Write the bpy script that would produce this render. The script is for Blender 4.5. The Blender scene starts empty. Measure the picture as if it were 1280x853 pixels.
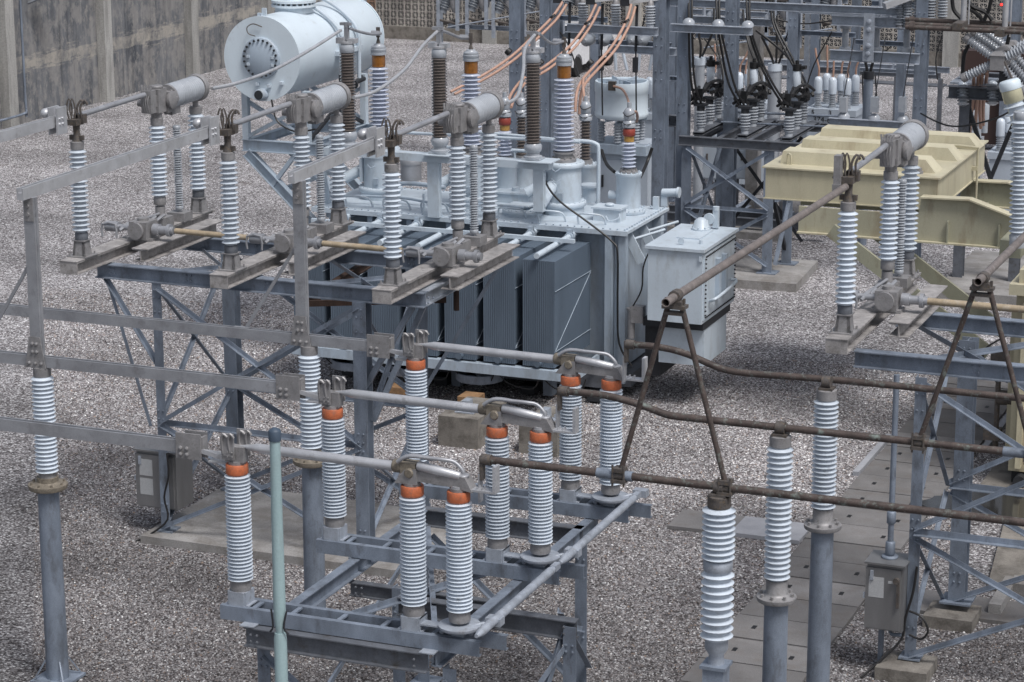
import bpy, bmesh, math, random
from mathutils import Vector, Matrix
random.seed(7)
S = bpy.context.scene
COL = S.collection
PI = math.pi
# ------------------------------------------------------------------ camera, world, sun, exposure
CAM_H = 14.0
YAW, PITCH, ROLL, FPX = -0.383899768, 0.250649459, -0.00273285628, 3060.36
fw = Vector((math.sin(YAW)*math.cos(PITCH), math.cos(YAW)*math.cos(PITCH), -math.sin(PITCH)))
rt = Vector((math.cos(YAW), -math.sin(YAW), 0)); up = rt.cross(fw)
r2 = rt*math.cos(ROLL)+up*math.sin(ROLL); u2 = -rt*math.sin(ROLL)+up*math.cos(ROLL)
cd = bpy.data.cameras.new('camera'); cam = bpy.data.objects.new('camera', cd); COL.objects.link(cam)
m = Matrix.Identity(4)
for i in range(3):
    m[i][0] = r2[i]; m[i][1] = u2[i]; m[i][2] = -fw[i]
m[0][3], m[1][3], m[2][3] = 0, 0, CAM_H
cam.matrix_world = m
cd.sensor_width = 36; cd.lens = 36*FPX/1280; cd.clip_end = 2000; cd.clip_start = 0.5
S.camera = cam
S.render.resolution_x = 1024; S.render.resolution_y = 682
W = bpy.data.worlds.new('World'); S.world = W; W.use_nodes = True
nt = W.node_tree; nt.nodes.clear()
sky = nt.nodes.new('ShaderNodeTexSky'); sky.sky_type = 'NISHITA'; sky.sun_disc = False
SUN_EL, SUN_AZ = math.radians(60), math.radians(122)   # azimuth measured from +Y towards +X
sky.sun_elevation = SUN_EL; sky.sun_rotation = SUN_AZ
sky.air_density = 1.0; sky.dust_density = 4.0; sky.ozone_density = 1.0
hs = nt.nodes.new('ShaderNodeHueSaturation'); hs.inputs['Saturation'].default_value = 0.55
bg = nt.nodes.new('ShaderNodeBackground'); bg.inputs['Strength'].default_value = 0.122
wo = nt.nodes.new('ShaderNodeOutputWorld')
nt.links.new(sky.outputs[0], hs.inputs['Color']); nt.links.new(hs.outputs[0], bg.inputs[0]); nt.links.new(bg.outputs[0], wo.inputs[0])
sl = bpy.data.lights.new('sun', 'SUN'); sl.energy = 2.4; sl.angle = math.radians(16); sl.color = (1.0, 0.985, 0.975)
so = bpy.data.objects.new('sun', sl); COL.objects.link(so)
sd = Vector((math.sin(SUN_AZ)*math.cos(SUN_EL), math.cos(SUN_AZ)*math.cos(SUN_EL), math.sin(SUN_EL)))
so.rotation_euler = sd.to_track_quat('Z', 'Y').to_euler()
S.view_settings.view_transform = 'Standard'; S.view_settings.look = 'None'
S.view_settings.exposure = 0.0; S.view_settings.gamma = 1.0; S.view_settings.use_curve_mapping = False

# ------------------------------------------------------------------ measuring helpers: where a line of sight meets a known plane
CAM_R, CAM_U, CAM_F = r2.copy(), u2.copy(), fw.copy()
def _ray(x, y):
    return CAM_R*((x-640)/FPX) - CAM_U*((y-426.5)/FPX) + CAM_F
def G(x, y, z=0.0):
    d = _ray(x, y); t = (z-CAM_H)/d.z
    return Vector((d.x*t, d.y*t, z))
def AY(x, y, Y):
    d = _ray(x, y); t = Y/d.y
    return Vector((d.x*t, Y, CAM_H+d.z*t))

# ------------------------------------------------------------------ mesh builder
class MB:
    def __init__(s):
        s.v = []; s.f = []; s.sm = []
    def quadbox(s, pts):
        b = len(s.v); s.v += [tuple(p) for p in pts]
        for q in ((0,3,2,1),(4,5,6,7),(0,1,5,4),(1,2,6,5),(2,3,7,6),(3,0,4,7)):
            s.f.append(tuple(b+i for i in q)); s.sm.append(False)
        return s
    def box(s, x0, x1, y0, y1, z0, z1):
        return s.quadbox([(x0,y0,z0),(x1,y0,z0),(x1,y1,z0),(x0,y1,z0),(x0,y0,z1),(x1,y0,z1),(x1,y1,z1),(x0,y1,z1)])
    def cbox(s, c, d):
        return s.box(c[0]-d[0]/2, c[0]+d[0]/2, c[1]-d[1]/2, c[1]+d[1]/2, c[2]-d[2]/2, c[2]+d[2]/2)
    def frame(s, p0, p1, upv=None):
        p0 = Vector(p0); p1 = Vector(p1); a = (p1-p0).normalized()
        u = Vector(upv) if upv is not None else (Vector((0,0,1)) if abs(a.z) < 0.95 else Vector((0,1,0)))
        x = a.cross(u).normalized(); z = x.cross(a).normalized()
        return p0, p1, x, z
    def sweep(s, prof, p0, p1, upv=None, smooth=False, prof1=None):
        p0, p1, x, z = s.frame(p0, p1, upv); b = len(s.v); n = len(prof); prof1 = prof1 or prof
        for P, pr in ((p0, prof), (p1, prof1)):
            for (u, w) in pr: s.v.append(tuple(P + x*u + z*w))
        for i in range(n):
            j = (i+1) % n; s.f.append((b+i, b+j, b+n+j, b+n+i)); s.sm.append(smooth)
        s.f.append(tuple(b+i for i in range(n-1,-1,-1))); s.sm.append(False)
        s.f.append(tuple(b+n+i for i in range(n))); s.sm.append(False)
        return s
    def bar(s, p0, p1, w, h, upv=None):
        return s.sweep([(-w/2,-h/2),(w/2,-h/2),(w/2,h/2),(-w/2,h/2)], p0, p1, upv)
    def ang(s, p0, p1, w, t=0.012, upv=None, flip=1):     # angle iron
        f = flip
        pr = [(0,0),(w*f,0),(w*f,t),(t*f,t),(t*f,w),(0,w)]
        if f < 0: pr = pr[::-1]
        return s.sweep(pr, p0, p1, upv)
    def ibeam(s, p0, p1, w, h, t=0.02, upv=None):
        a, c = w/2, h/2
        pr = [(-a,-c),(a,-c),(a,-c+t),(t/2,-c+t),(t/2,c-t),(a,c-t),(a,c),(-a,c),(-a,c-t),(-t/2,c-t),(-t/2,-c+t),(-a,-c+t)]
        return s.sweep(pr, p0, p1, upv)
    def chan(s, p0, p1, w, h, t=0.012, upv=None, flip=1):  # channel, flat web on the -u side
        pr = [(0,-h/2),(w*flip,-h/2),(w*flip,-h/2+t),(t*flip,-h/2+t),(t*flip,h/2-t),(w*flip,h/2-t),(w*flip,h/2),(0,h/2)]
        if flip < 0: pr = pr[::-1]
        return s.sweep(pr, p0, p1, upv)
    def rod(s, p0, p1, r, n=10, r1=None, caps=True):
        r1 = r if r1 is None else r1
        pr = [(r*math.cos(2*PI*i/n), r*math.sin(2*PI*i/n)) for i in range(n)]
        pq = [(r1*math.cos(2*PI*i/n), r1*math.sin(2*PI*i/n)) for i in range(n)]
        return s.sweep(pr, p0, p1, None, True, pq)
    def tube(s, pts, r, n=8, sub=4):
        P = [Vector(p) for p in pts]
        if sub and len(P) > 2:
            Q = []
            for i in range(len(P)-1):
                a = P[max(i-1,0)]; b = P[i]; c = P[i+1]; d = P[min(i+2,len(P)-1)]
                for k in range(sub):
                    t = k/sub
                    Q.append(0.5*((2*b)+(-a+c)*t+(2*a-5*b+4*c-d)*t*t+(-a+3*b-3*c+d)*t**3))
            Q.append(P[-1]); P = Q
        b0 = len(s.v); prev = None
        for i, p in enumerate(P):
            t = (P[min(i+1,len(P)-1)]-P[max(i-1,0)])
            if t.length < 1e-9: t = Vector((0,0,1))
            t.normalize()
            if prev is None:
                u = t.orthogonal().normalized()
            else:
                u = (prev - t*prev.dot(t))
                u = u.normalized() if u.length > 1e-6 else t.orthogonal().normalized()
            prev = u; w = t.cross(u)
            for k in range(n):
                a = 2*PI*k/n; s.v.append(tuple(p + u*(r*math.cos(a)) + w*(r*math.sin(a))))
        for i in range(len(P)-1):
            for k in range(n):
                j = (k+1) % n; A = b0+i*n; s.f.append((A+k, A+j, A+n+j, A+n+k)); s.sm.append(True)
        s.f.append(tuple(b0+k for k in range(n-1,-1,-1))); s.sm.append(False)
        e = b0+(len(P)-1)*n; s.f.append(tuple(e+k for k in range(n))); s.sm.append(False)
        return s
    def lathe(s, prof, c=(0,0,0), axis=(0,0,1), n=20):
        # prof: list of (radius, distance along axis)
        a = Vector(axis).normalized(); c = Vector(c)
        u = a.orthogonal().normalized() if abs(a.z) < 0.99 else Vector((1,0,0)); w = a.cross(u)
        b0 = len(s.v); cs = [(math.cos(2*PI*k/n), math.sin(2*PI*k/n)) for k in range(n)]
        for (r, h) in prof:
            for (cc, ss) in cs: s.v.append(tuple(c + a*h + u*(r*cc) + w*(r*ss)))
        for i in range(len(prof)-1):
            for k in range(n):
                j = (k+1) % n; A = b0+i*n; s.f.append((A+k, A+j, A+n+j, A+n+k)); s.sm.append(True)
        if prof[0][0] > 1e-5: s.f.append(tuple(b0+k for k in range(n-1,-1,-1))); s.sm.append(False)
        e = b0+(len(prof)-1)*n
        if prof[-1][0] > 1e-5: s.f.append(tuple(e+k for k in range(n))); s.sm.append(False)
        return s
    def cyl(s, c, r, h, axis=(0,0,1), n=20, bev=0.0):
        if bev: return s.lathe([(r-bev,0),(r,bev),(r,h-bev),(r-bev,h)], c, axis, n)
        return s.lathe([(r,0),(r,h)], c, axis, n)
    def bolts(s, c, R, k, r=0.018, h=0.03, axis=(0,0,1), n=6):
        a = Vector(axis).normalized(); u = a.orthogonal().normalized(); w = a.cross(u); c = Vector(c)
        for i in range(k):
            t = 2*PI*i/k; s.lathe([(r,0),(r,h)], c+u*(R*math.cos(t))+w*(R*math.sin(t)), a, n)
        return s
    def mesh(s, name, mat, off=(0,0,0), bevel=None):
        me = bpy.data.meshes.new(name)
        ox, oy, oz = off
        me.from_pydata([(x-ox,y-oy,z-oz) for (x,y,z) in s.v], [], s.f)
        me.polygons.foreach_set('use_smooth', s.sm)
        me.update()
        try: me.set_sharp_from_angle(angle=math.radians(50))
        except Exception: pass
        if mat: me.materials.append(mat)
        return me

def origin_of(o):
    p = Vector((0,0,0))
    while o is not None:
        p += Vector(o.location); o = o.parent
    return p
def thing(name, label, cat, loc=(0,0,0), group=None, rotz=0):
    o = bpy.data.objects.new(name, None); COL.objects.link(o); o.location = loc
    o.empty_display_size = 0.2; o.rotation_euler.z = rotz
    o['label'] = label; o['category'] = cat
    if group: o['group'] = group
    return o
def part(name, mb, mat, parent, label=None, stuff=False):
    """mb is modelled in the parent's own coordinates shifted by its location (world at build time)"""
    me = mb.mesh(name, mat, origin_of(parent))
    o = bpy.data.objects.new(name, me); COL.objects.link(o); o.parent = parent
    if label: o['label'] = label
    if stuff: o['kind'] = 'stuff'
    return o
def inst(name, me, parent, loc, rot=(0,0,0), label=None):
    o = bpy.data.objects.new(name, me); COL.objects.link(o); o.parent = parent
    o.location = Vector(loc)-origin_of(parent); o.rotation_euler = rot
    if label: o['label'] = label
    return o
def single(name, mb, mat, label, cat, group=None, loc=None):
    loc = Vector(loc) if loc is not None else Vector(mb.v[0])
    me = mb.mesh(name, mat, loc); o = bpy.data.objects.new(name, me); COL.objects.link(o); o.location = loc
    o['label'] = label; o['category'] = cat
    if group: o['group'] = group
    return o
def struct(name, mb, mat, kind='structure'):
    me = mb.mesh(name, mat); o = bpy.data.objects.new(name, me); COL.objects.link(o); o['kind'] = kind
    return o
def copy_thing(src, loc, label, rotz=None, group=None):
    r = src.copy(); COL.objects.link(r); r.location = loc; r['label'] = label
    if rotz is not None: r.rotation_euler.z = rotz
    if group: r['group'] = group
    for ch in list(src.children):
        c = ch.copy(); COL.objects.link(c); c.parent = r
        for g in list(ch.children):
            d = g.copy(); COL.objects.link(d); d.parent = c
    return r

# ------------------------------------------------------------------ materials
def mat(name, col, rough=0.5, metal=0.0, var=0.12, scale=3.0, fine=0.06, fscale=60.0, bump=0.0, dirt=None, dirt_amt=0.0, streak=1.0, coat=0.0, spec=0.5):
    M = bpy.data.materials.new(name); M.use_nodes = True; t = M.node_tree; N = t.nodes; L = t.links
    b = N['Principled BSDF']; b.inputs['Roughness'].default_value = rough; b.inputs['Metallic'].default_value = metal
    b.inputs['Specular IOR Level'].default_value = spec
    if coat: b.inputs['Coat Weight'].default_value = coat; b.inputs['Coat Roughness'].default_value = 0.08
    geo = N.new('ShaderNodeNewGeometry')
    mp = N.new('ShaderNodeMapping'); mp.inputs['Scale'].default_value = (1,1,1.0/streak); L.new(geo.outputs['Position'], mp.inputs[0])
    n1 = N.new('ShaderNodeTexNoise'); n1.inputs['Scale'].default_value = scale; n1.inputs['Detail'].default_value = 6; n1.inputs['Roughness'].default_value = 0.6
    L.new(mp.outputs[0], n1.inputs[0])
    n2 = N.new('ShaderNodeTexNoise'); n2.inputs['Scale'].default_value = fscale; n2.inputs['Detail'].default_value = 3
    L.new(geo.outputs['Position'], n2.inputs[0])
    def lin(sock, amt):
        r = N.new('ShaderNodeMapRange'); r.inputs['From Min'].default_value = 0.3; r.inputs['From Max'].default_value = 0.7
        r.inputs['To Min'].default_value = 1-amt; r.inputs['To Max'].default_value = 1+amt; L.new(sock, r.inputs['Value']); return r.outputs[0]
    a = lin(n1.outputs[0], var); c = lin(n2.outputs[0], fine)
    mu = N.new('ShaderNodeMath'); mu.operation = 'MULTIPLY'; L.new(a, mu.inputs[0]); L.new(c, mu.inputs[1])
    sc = N.new('ShaderNodeVectorMath'); sc.operation = 'SCALE'; sc.inputs[0].default_value = col; L.new(mu.outputs[0], sc.inputs['Scale'])
    out = sc.outputs[0]
    if dirt:
        n3 = N.new('ShaderNodeTexNoise'); n3.inputs['Scale'].default_value = scale*1.7; n3.inputs['Detail'].default_value = 9; n3.inputs['Roughness'].default_value = 0.7
        L.new(mp.outputs[0], n3.inputs[0])
        rr = N.new('ShaderNodeMapRange'); rr.inputs['From Min'].default_value = 0.62-dirt_amt*0.3; rr.inputs['From Max'].default_value = 0.72
        L.new(n3.outputs[0], rr.inputs['Value'])
        mx = N.new('ShaderNodeMix'); mx.data_type = 'RGBA'; L.new(rr.outputs[0], mx.inputs['Factor']); L.new(out, mx.inputs['A']); mx.inputs['B'].default_value = (*dirt, 1)
        out = mx.outputs['Result']
    L.new(out, b.inputs['Base Color'])
    rg = N.new('ShaderNodeMapRange'); rg.inputs['To Min'].default_value = max(rough-0.1,0.02); rg.inputs['To Max'].default_value = min(rough+0.15,1); L.new(n1.outputs[0], rg.inputs['Value']); L.new(rg.outputs[0], b.inputs['Roughness'])
    if bump:
        bp = N.new('ShaderNodeBump'); bp.inputs['Strength'].default_value = bump; bp.inputs['Distance'].default_value = 0.02
        L.new(n2.outputs[0], bp.inputs['Height']); L.new(bp.outputs[0], b.inputs['Normal'])
    return M
GALV = mat('galvanised_steel', (0.205,0.24,0.295), 0.5, 0.25, 0.3, 3, 0.12, 70, dirt=(0.11,0.12,0.14), dirt_amt=0.3, streak=2.5)
GALVL = mat('bright_galvanised_steel', (0.35,0.385,0.44), 0.48, 0.25, 0.2, 5, 0.1, 70, dirt=(0.25,0.26,0.28), dirt_amt=0.25)
GALVD = mat('dark_galvanised_steel', (0.115,0.125,0.145), 0.6, 0.15, 0.3, 3, 0.12, 60, dirt=(0.07,0.065,0.06), dirt_amt=0.3)
DECK = mat('weathered_switch_steel', (0.34,0.325,0.32), 0.6, 0.15, 0.3, 5, 0.15, 60, dirt=(0.15,0.14,0.13), dirt_amt=0.4)
ALU = mat('dull_aluminium', (0.335,0.345,0.37), 0.42, 0.4, 0.2, 2, 0.08, 90, dirt=(0.22,0.22,0.23), dirt_amt=0.25)
ALUB = mat('bright_aluminium', (0.50,0.51,0.535), 0.38, 0.45, 0.15, 3, 0.06, 90, dirt=(0.33,0.33,0.34), dirt_amt=0.2)
CAST = mat('grey_casting', (0.27,0.265,0.27), 0.5, 0.3, 0.18, 7, 0.08, 50, dirt=(0.15,0.14,0.13), dirt_amt=0.2)
CASTD = mat('tarnished_casting', (0.10,0.09,0.085), 0.6, 0.3, 0.35, 14, 0.2, 70, dirt=(0.16,0.12,0.08), dirt_amt=0.4)
BRONZE = mat('weathered_bronze', (0.20,0.175,0.14), 0.6, 0.2, 0.3, 14, 0.2, 70)
PORC = mat('pale_grey_porcelain', (0.54,0.60,0.67), 0.2, 0, 0.10, 2.5, 0.04, 60, coat=0.4, dirt=(0.33,0.36,0.39), dirt_amt=0.15)
PORCG = mat('grey_porcelain', (0.34,0.365,0.40), 0.25, 0, 0.08, 3, 0.03, 60, coat=0.5)
PORCW = mat('cool_white_porcelain', (0.46,0.50,0.60), 0.15, 0, 0.06, 3, 0.02, 60, coat=0.6)
PORCB = mat('brown_porcelain', (0.105,0.09,0.083), 0.2, 0, 0.15, 5, 0.05, 60, coat=0.6)
ORANGE = mat('orange_enamel', (0.46,0.125,0.05), 0.5, 0, 0.22, 9, 0.1, 50, dirt=(0.26,0.12,0.08), dirt_amt=0.4)
BROWN = mat('brown_oxidised_pipe', (0.078,0.060,0.054), 0.6, 0.2, 0.35, 6, 0.2, 50, dirt=(0.20,0.24,0.22), dirt_amt=0.28)
PIPE = mat('grey_brown_pipe', (0.19,0.165,0.155), 0.55, 0.25, 0.25, 6, 0.15, 50, dirt=(0.33,0.32,0.32), dirt_amt=0.2)
TAN = mat('tan_fibreglass_pipe', (0.36,0.29,0.20), 0.6, 0, 0.2, 5, 0.1, 50, dirt=(0.42,0.38,0.32), dirt_amt=0.3)
CONS = mat('white_tank_paint', (0.60,0.68,0.74), 0.33, 0, 0.06, 1.5, 0.02, 50, dirt=(0.48,0.53,0.56), dirt_amt=0.1, streak=2)
XF = mat('pale_blue_grey_paint', (0.38,0.45,0.525), 0.4, 0, 0.10, 2, 0.03, 50, dirt=(0.27,0.30,0.33), dirt_amt=0.5, streak=3)
XFW = mat('white_blue_paint', (0.50,0.57,0.635), 0.35, 0, 0.07, 2, 0.03, 50, dirt=(0.38,0.42,0.45), dirt_amt=0.35, streak=2)
RAD = mat('radiator_slate_paint', (0.105,0.138,0.18), 0.5, 0, 0.15, 2, 0.06, 50, streak=4)
DARK = mat('dark_steel', (0.025,0.027,0.032), 0.6, 0.1, 0.3, 6, 0.1, 60)
BLACK = mat('black_rubber', (0.012,0.012,0.013), 0.5, 0, 0.2, 8, 0.1, 60)
CREAM = mat('cream_paint', (0.49,0.455,0.33), 0.5, 0, 0.14, 1.2, 0.05, 40, dirt=(0.34,0.29,0.20), dirt_amt=0.4, streak=4)
CREAMSH = mat('shaded_cream_paint', (0.30,0.30,0.225), 0.55, 0, 0.12, 1.5, 0.05, 40, dirt=(0.17,0.13,0.08), dirt_amt=0.2, streak=3)  # cream paint darkened to olive: shade below the oil tank put into the colour
COPPER = mat('pink_copper_cable', (0.43,0.265,0.20), 0.5, 0, 0.15, 6, 0.06, 60)
AMBER = mat('amber_oil_glass', (0.24,0.095,0.018), 0.12, 0, 0.3, 9, 0.05, 60, coat=0.8)
RED = mat('red_enamel', (0.27,0.05,0.035), 0.35, 0, 0.15, 8, 0.05, 60)
YGL = mat('yellow_glass', (0.38,0.22,0.06), 0.2, 0, 0.3, 9, 0.05, 60, coat=0.6)
CONC = mat('concrete', (0.27,0.262,0.255), 0.9, 0, 0.3, 1.1, 0.15, 40, bump=0.3, dirt=(0.15,0.135,0.12), dirt_amt=0.5)
CONCD = mat('stained_concrete', (0.20,0.185,0.165), 0.9, 0, 0.3, 2.0, 0.15, 40, bump=0.3, dirt=(0.08,0.07,0.06), dirt_amt=0.5)
SLAB = mat('walkway_concrete', (0.175,0.17,0.17), 0.9, 0, 0.18, 1.3, 0.12, 50, bump=0.25, dirt=(0.145,0.13,0.12), dirt_amt=0.4)
SLABL = mat('light_slab_concrete', (0.33,0.34,0.37), 0.85, 0, 0.15, 2, 0.08, 50, bump=0.2)
WOOD = mat('timber_block', (0.24,0.14,0.07), 0.8, 0, 0.25, 5, 0.2, 30, streak=4)
RUST = mat('rusted_steel', (0.042,0.024,0.018), 0.8, 0.1, 0.35, 8, 0.2, 60)
STAIN = mat('stainless_cabinet', (0.27,0.27,0.275), 0.38, 0.6, 0.15, 2, 0.05, 60, streak=3)
CABG = mat('grey_cabinet_paint', (0.41,0.46,0.52), 0.45, 0, 0.1, 2, 0.04, 60, streak=3)
TEAL = mat('pale_green_fibreglass', (0.30,0.41,0.425), 0.4, 0, 0.1, 3, 0.05, 40, dirt=(0.26,0.33,0.34), dirt_amt=0.4, streak=3)
NAVY = mat('dark_blue_cap', (0.05,0.075,0.11), 0.5, 0, 0.15, 8, 0.05, 60)
PAPER = mat('paper_label', (0.42,0.43,0.44), 0.7, 0, 0.06, 6, 0.12, 90)
WHITEP = mat('white_car_paint', (0.74,0.75,0.77), 0.25, 0, 0.03, 2, 0.01, 50, coat=0.8)
GLASS = mat('dark_window_glass', (0.02,0.025,0.03), 0.05, 0, 0.1, 2, 0.02, 50, spec=0.8)
TYRE = mat('black_tyre', (0.015,0.015,0.016), 0.8, 0, 0.2, 8, 0.1, 60)
INK = mat('black_lettering', (0.02,0.02,0.02), 0.6, 0, 0.05, 3, 0.02, 50)
BLOCK = mat('breeze_block_concrete', (0.46,0.43,0.39), 0.9, 0, 0.25, 0.7, 0.15, 25, dirt=(0.24,0.23,0.22), dirt_amt=0.3)
BLOCKO = mat('orange_breeze_block', (0.36,0.23,0.16), 0.9, 0, 0.2, 1.2, 0.15, 25)
REDL = bpy.data.materials.new('red_signal_light'); REDL.use_nodes = True
_b = REDL.node_tree.nodes['Principled BSDF']; _b.inputs['Base Color'].default_value = (0.8,0.02,0.02,1); _b.inputs['Emission Color'].default_value = (1,0.03,0.02,1); _b.inputs['Emission Strength'].default_value = 3

def yard_tone(N, L, geo):
    """how pale the gravel is from place to place: random patches, darker in front and paler farther back"""
    big = N.new('ShaderNodeTexNoise'); big.inputs['Scale'].default_value = 0.30; big.inputs['Detail'].default_value = 8; big.inputs['Roughness'].default_value = 0.62; L.new(geo.outputs['Position'], big.inputs[0])
    br = N.new('ShaderNodeMapRange'); br.inputs['From Min'].default_value = 0.3; br.inputs['From Max'].default_value = 0.7; br.inputs['To Min'].default_value = 0.62; br.inputs['To Max'].default_value = 1.32; L.new(big.outputs[0], br.inputs['Value'])
    sp = N.new('ShaderNodeSeparateXYZ'); L.new(geo.outputs['Position'], sp.inputs[0])
    yr = N.new('ShaderNodeMapRange'); yr.interpolation_type = 'SMOOTHSTEP'; yr.inputs['From Min'].default_value = 31; yr.inputs['From Max'].default_value = 46; yr.inputs['To Min'].default_value = 0.72; yr.inputs['To Max'].default_value = 1.26; L.new(sp.outputs['Y'], yr.inputs['Value'])
    mm = N.new('ShaderNodeMath'); mm.operation = 'MULTIPLY'; L.new(br.outputs[0], mm.inputs[0]); L.new(yr.outputs[0], mm.inputs[1]); return mm.outputs[0]
def gravel_mat():
    M = bpy.data.materials.new('mixed_gravel'); M.use_nodes = True; t = M.node_tree; N = t.nodes; L = t.links
    b = N['Principled BSDF']; b.inputs['Roughness'].default_value = 0.85; b.inputs['Specular IOR Level'].default_value = 0.3
    geo = N.new('ShaderNodeNewGeometry')
    v1 = N.new('ShaderNodeTexVoronoi'); v1.inputs['Scale'].default_value = 27; v1.inputs['Randomness'].default_value = 1
    L.new(geo.outputs['Position'], v1.inputs['Vector'])
    sx = N.new('ShaderNodeSeparateColor'); L.new(v1.outputs['Color'], sx.inputs[0])
    r = N.new('ShaderNodeValToRGB'); e = r.color_ramp.elements
    stops = [(0.0,(0.055,0.048,0.049)),(0.2,(0.138,0.127,0.130)),(0.45,(0.232,0.219,0.225)),(0.68,(0.33,0.32,0.33)),(0.88,(0.45,0.44,0.445)),(0.97,(0.66,0.66,0.67))]
    while len(e) < len(stops): e.new(0.5)
    for k, (p, c) in enumerate(stops): e[k].position = p; e[k].color = (*c, 1)
    L.new(sx.outputs[0], r.inputs[0])
    gap = N.new('ShaderNodeMapRange'); gap.inputs['From Min'].default_value = 0.40; gap.inputs['From Max'].default_value = 0.75; gap.inputs['To Min'].default_value = 1.0; gap.inputs['To Max'].default_value = 0.4
    L.new(v1.outputs['Distance'], gap.inputs['Value'])
    mm = N.new('ShaderNodeMath'); mm.operation = 'MULTIPLY'; L.new(gap.outputs[0], mm.inputs[0]); L.new(yard_tone(N, L, geo), mm.inputs[1])
    sc = N.new('ShaderNodeVectorMath'); sc.operation = 'SCALE'; L.new(r.outputs[0], sc.inputs[0]); L.new(mm.outputs[0], sc.inputs['Scale'])
    ea = N.new('ShaderNodeTexNoise'); ea.inputs['Scale'].default_value = 0.8; ea.inputs['Detail'].default_value = 9; ea.inputs['Roughness'].default_value = 0.72; L.new(geo.outputs['Position'], ea.inputs[0])
    er = N.new('ShaderNodeMapRange'); er.inputs['From Min'].default_value = 0.60; er.inputs['From Max'].default_value = 0.72; er.inputs['To Max'].default_value = 0.7; L.new(ea.outputs[0], er.inputs['Value'])
    me = N.new('ShaderNodeMix'); me.data_type = 'RGBA'; L.new(er.outputs[0], me.inputs['Factor']); L.new(sc.outputs[0], me.inputs['A']); me.inputs['B'].default_value = (0.085,0.064,0.052,1)
    L.new(me.outputs['Result'], b.inputs['Base Color'])
    inv = N.new('ShaderNodeMath'); inv.operation = 'SUBTRACT'; inv.inputs[0].default_value = 1; L.new(v1.outputs['Distance'], inv.inputs[1])
    bp = N.new('ShaderNodeBump'); bp.inputs['Strength'].default_value = 0.8; bp.inputs['Distance'].default_value = 0.02; L.new(inv.outputs[0], bp.inputs['Height']); L.new(bp.outputs[0], b.inputs['Normal'])
    return M
def stone_mat():
    M = bpy.data.materials.new('loose_stone'); M.use_nodes = True; t = M.node_tree; N = t.nodes; L = t.links
    b = N['Principled BSDF']; b.inputs['Roughness'].default_value = 0.8; b.inputs['Specular IOR Level'].default_value = 0.35
    geo = N.new('ShaderNodeNewGeometry'); at = N.new('ShaderNodeAttribute'); at.attribute_name = 'stone_colour'
    sc = N.new('ShaderNodeVectorMath'); sc.operation = 'SCALE'; L.new(at.outputs['Color'], sc.inputs[0]); L.new(yard_tone(N, L, geo), sc.inputs['Scale']); L.new(sc.outputs[0], b.inputs['Base Color'])
    return M
GRAVEL = gravel_mat()

def wall_mat():
    M = bpy.data.materials.new('stained_precast_concrete'); M.use_nodes = True; t = M.node_tree; N = t.nodes; L = t.links
    b = N['Principled BSDF']; b.inputs['Roughness'].default_value = 0.9
    geo = N.new('ShaderNodeNewGeometry'); sp = N.new('ShaderNodeSeparateXYZ'); L.new(geo.outputs['Position'], sp.inputs[0])
    def noise(sc, st, det=8, ro=0.65):
        mp = N.new('ShaderNodeMapping'); mp.inputs['Scale'].default_value = st; L.new(geo.outputs['Position'], mp.inputs[0])
        n = N.new('ShaderNodeTexNoise'); n.inputs['Scale'].default_value = sc; n.inputs['Detail'].default_value = det; n.inputs['Roughness'].default_value = ro
        L.new(mp.outputs[0], n.inputs[0]); return n.outputs[0]
    def mr(s, a, c, x=0.0, y=1.0):
        r = N.new('ShaderNodeMapRange'); r.inputs['From Min'].default_value = a; r.inputs['From Max'].default_value = c; r.inputs['To Min'].default_value = x; r.inputs['To Max'].default_value = y; L.new(s, r.inputs['Value']); return r.outputs[0]
    def mix(f, a, c):
        x = N.new('ShaderNodeMix'); x.data_type = 'RGBA'; L.new(f, x.inputs['Factor'])
        for s, k in ((a,'A'),(c,'B')):
            if isinstance(s, tuple): x.inputs[k].default_value = (*s, 1)
            else: L.new(s, x.inputs[k])
        return x.outputs['Result']
    streak = noise(1.1, (1,1,0.3), 10, 0.72); blot = noise(1.4, (1,1,0.8), 10, 0.72); fine = noise(5, (1,1,0.5), 10, 0.75); hor = noise(2.5, (1,0.5,3.5), 8, 0.7)
    base = mix(mr(streak, 0.35, 0.68), (0.055,0.062,0.075), (0.20,0.205,0.215))
    base = mix(mr(blot, 0.46, 0.56, 0, 0.7), base, (0.26,0.25,0.24))
    thin = noise(4.5, (1,1,0.05), 6, 0.6); base = mix(mr(thin, 0.55, 0.68, 0, 0.3), base, (0.33,0.32,0.31)); base = mix(mr(thin, 0.46, 0.34, 0, 0.45), base, (0.035,0.038,0.045))
    base = mix(mr(fine, 0.55, 0.63, 0, 0.55), base, (0.33,0.31,0.28))
    # lift line: a band of bare tan concrete
    zz = N.new('ShaderNodeMath'); zz.operation = 'MULTIPLY_ADD'; L.new(hor, zz.inputs[0]); zz.inputs[1].default_value = -1.5; L.new(sp.outputs['Z'], zz.inputs[2])
    lo = mr(zz.outputs[0], 0.98, 1.12); hi = mr(zz.outputs[0], 1.45, 1.6, 1.0, 0.0)
    bm = N.new('ShaderNodeMath'); bm.operation = 'MULTIPLY'; L.new(lo, bm.inputs[0]); L.new(hi, bm.inputs[1])
    b2 = N.new('ShaderNodeMath'); b2.operation = 'MULTIPLY'; L.new(bm.outputs[0], b2.inputs[0]); L.new(mr(blot, 0.36, 0.56, 0.15, 0.9), b2.inputs[1])
    base = mix(b2.outputs[0], base, (0.36,0.335,0.295))
    L.new(base, b.inputs['Base Color'])
    bp = N.new('ShaderNodeBump'); bp.inputs['Strength'].default_value = 0.4; bp.inputs['Distance'].default_value = 0.03; L.new(fine, bp.inputs['Height']); L.new(bp.outputs[0], b.inputs['Normal'])
    return M
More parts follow.
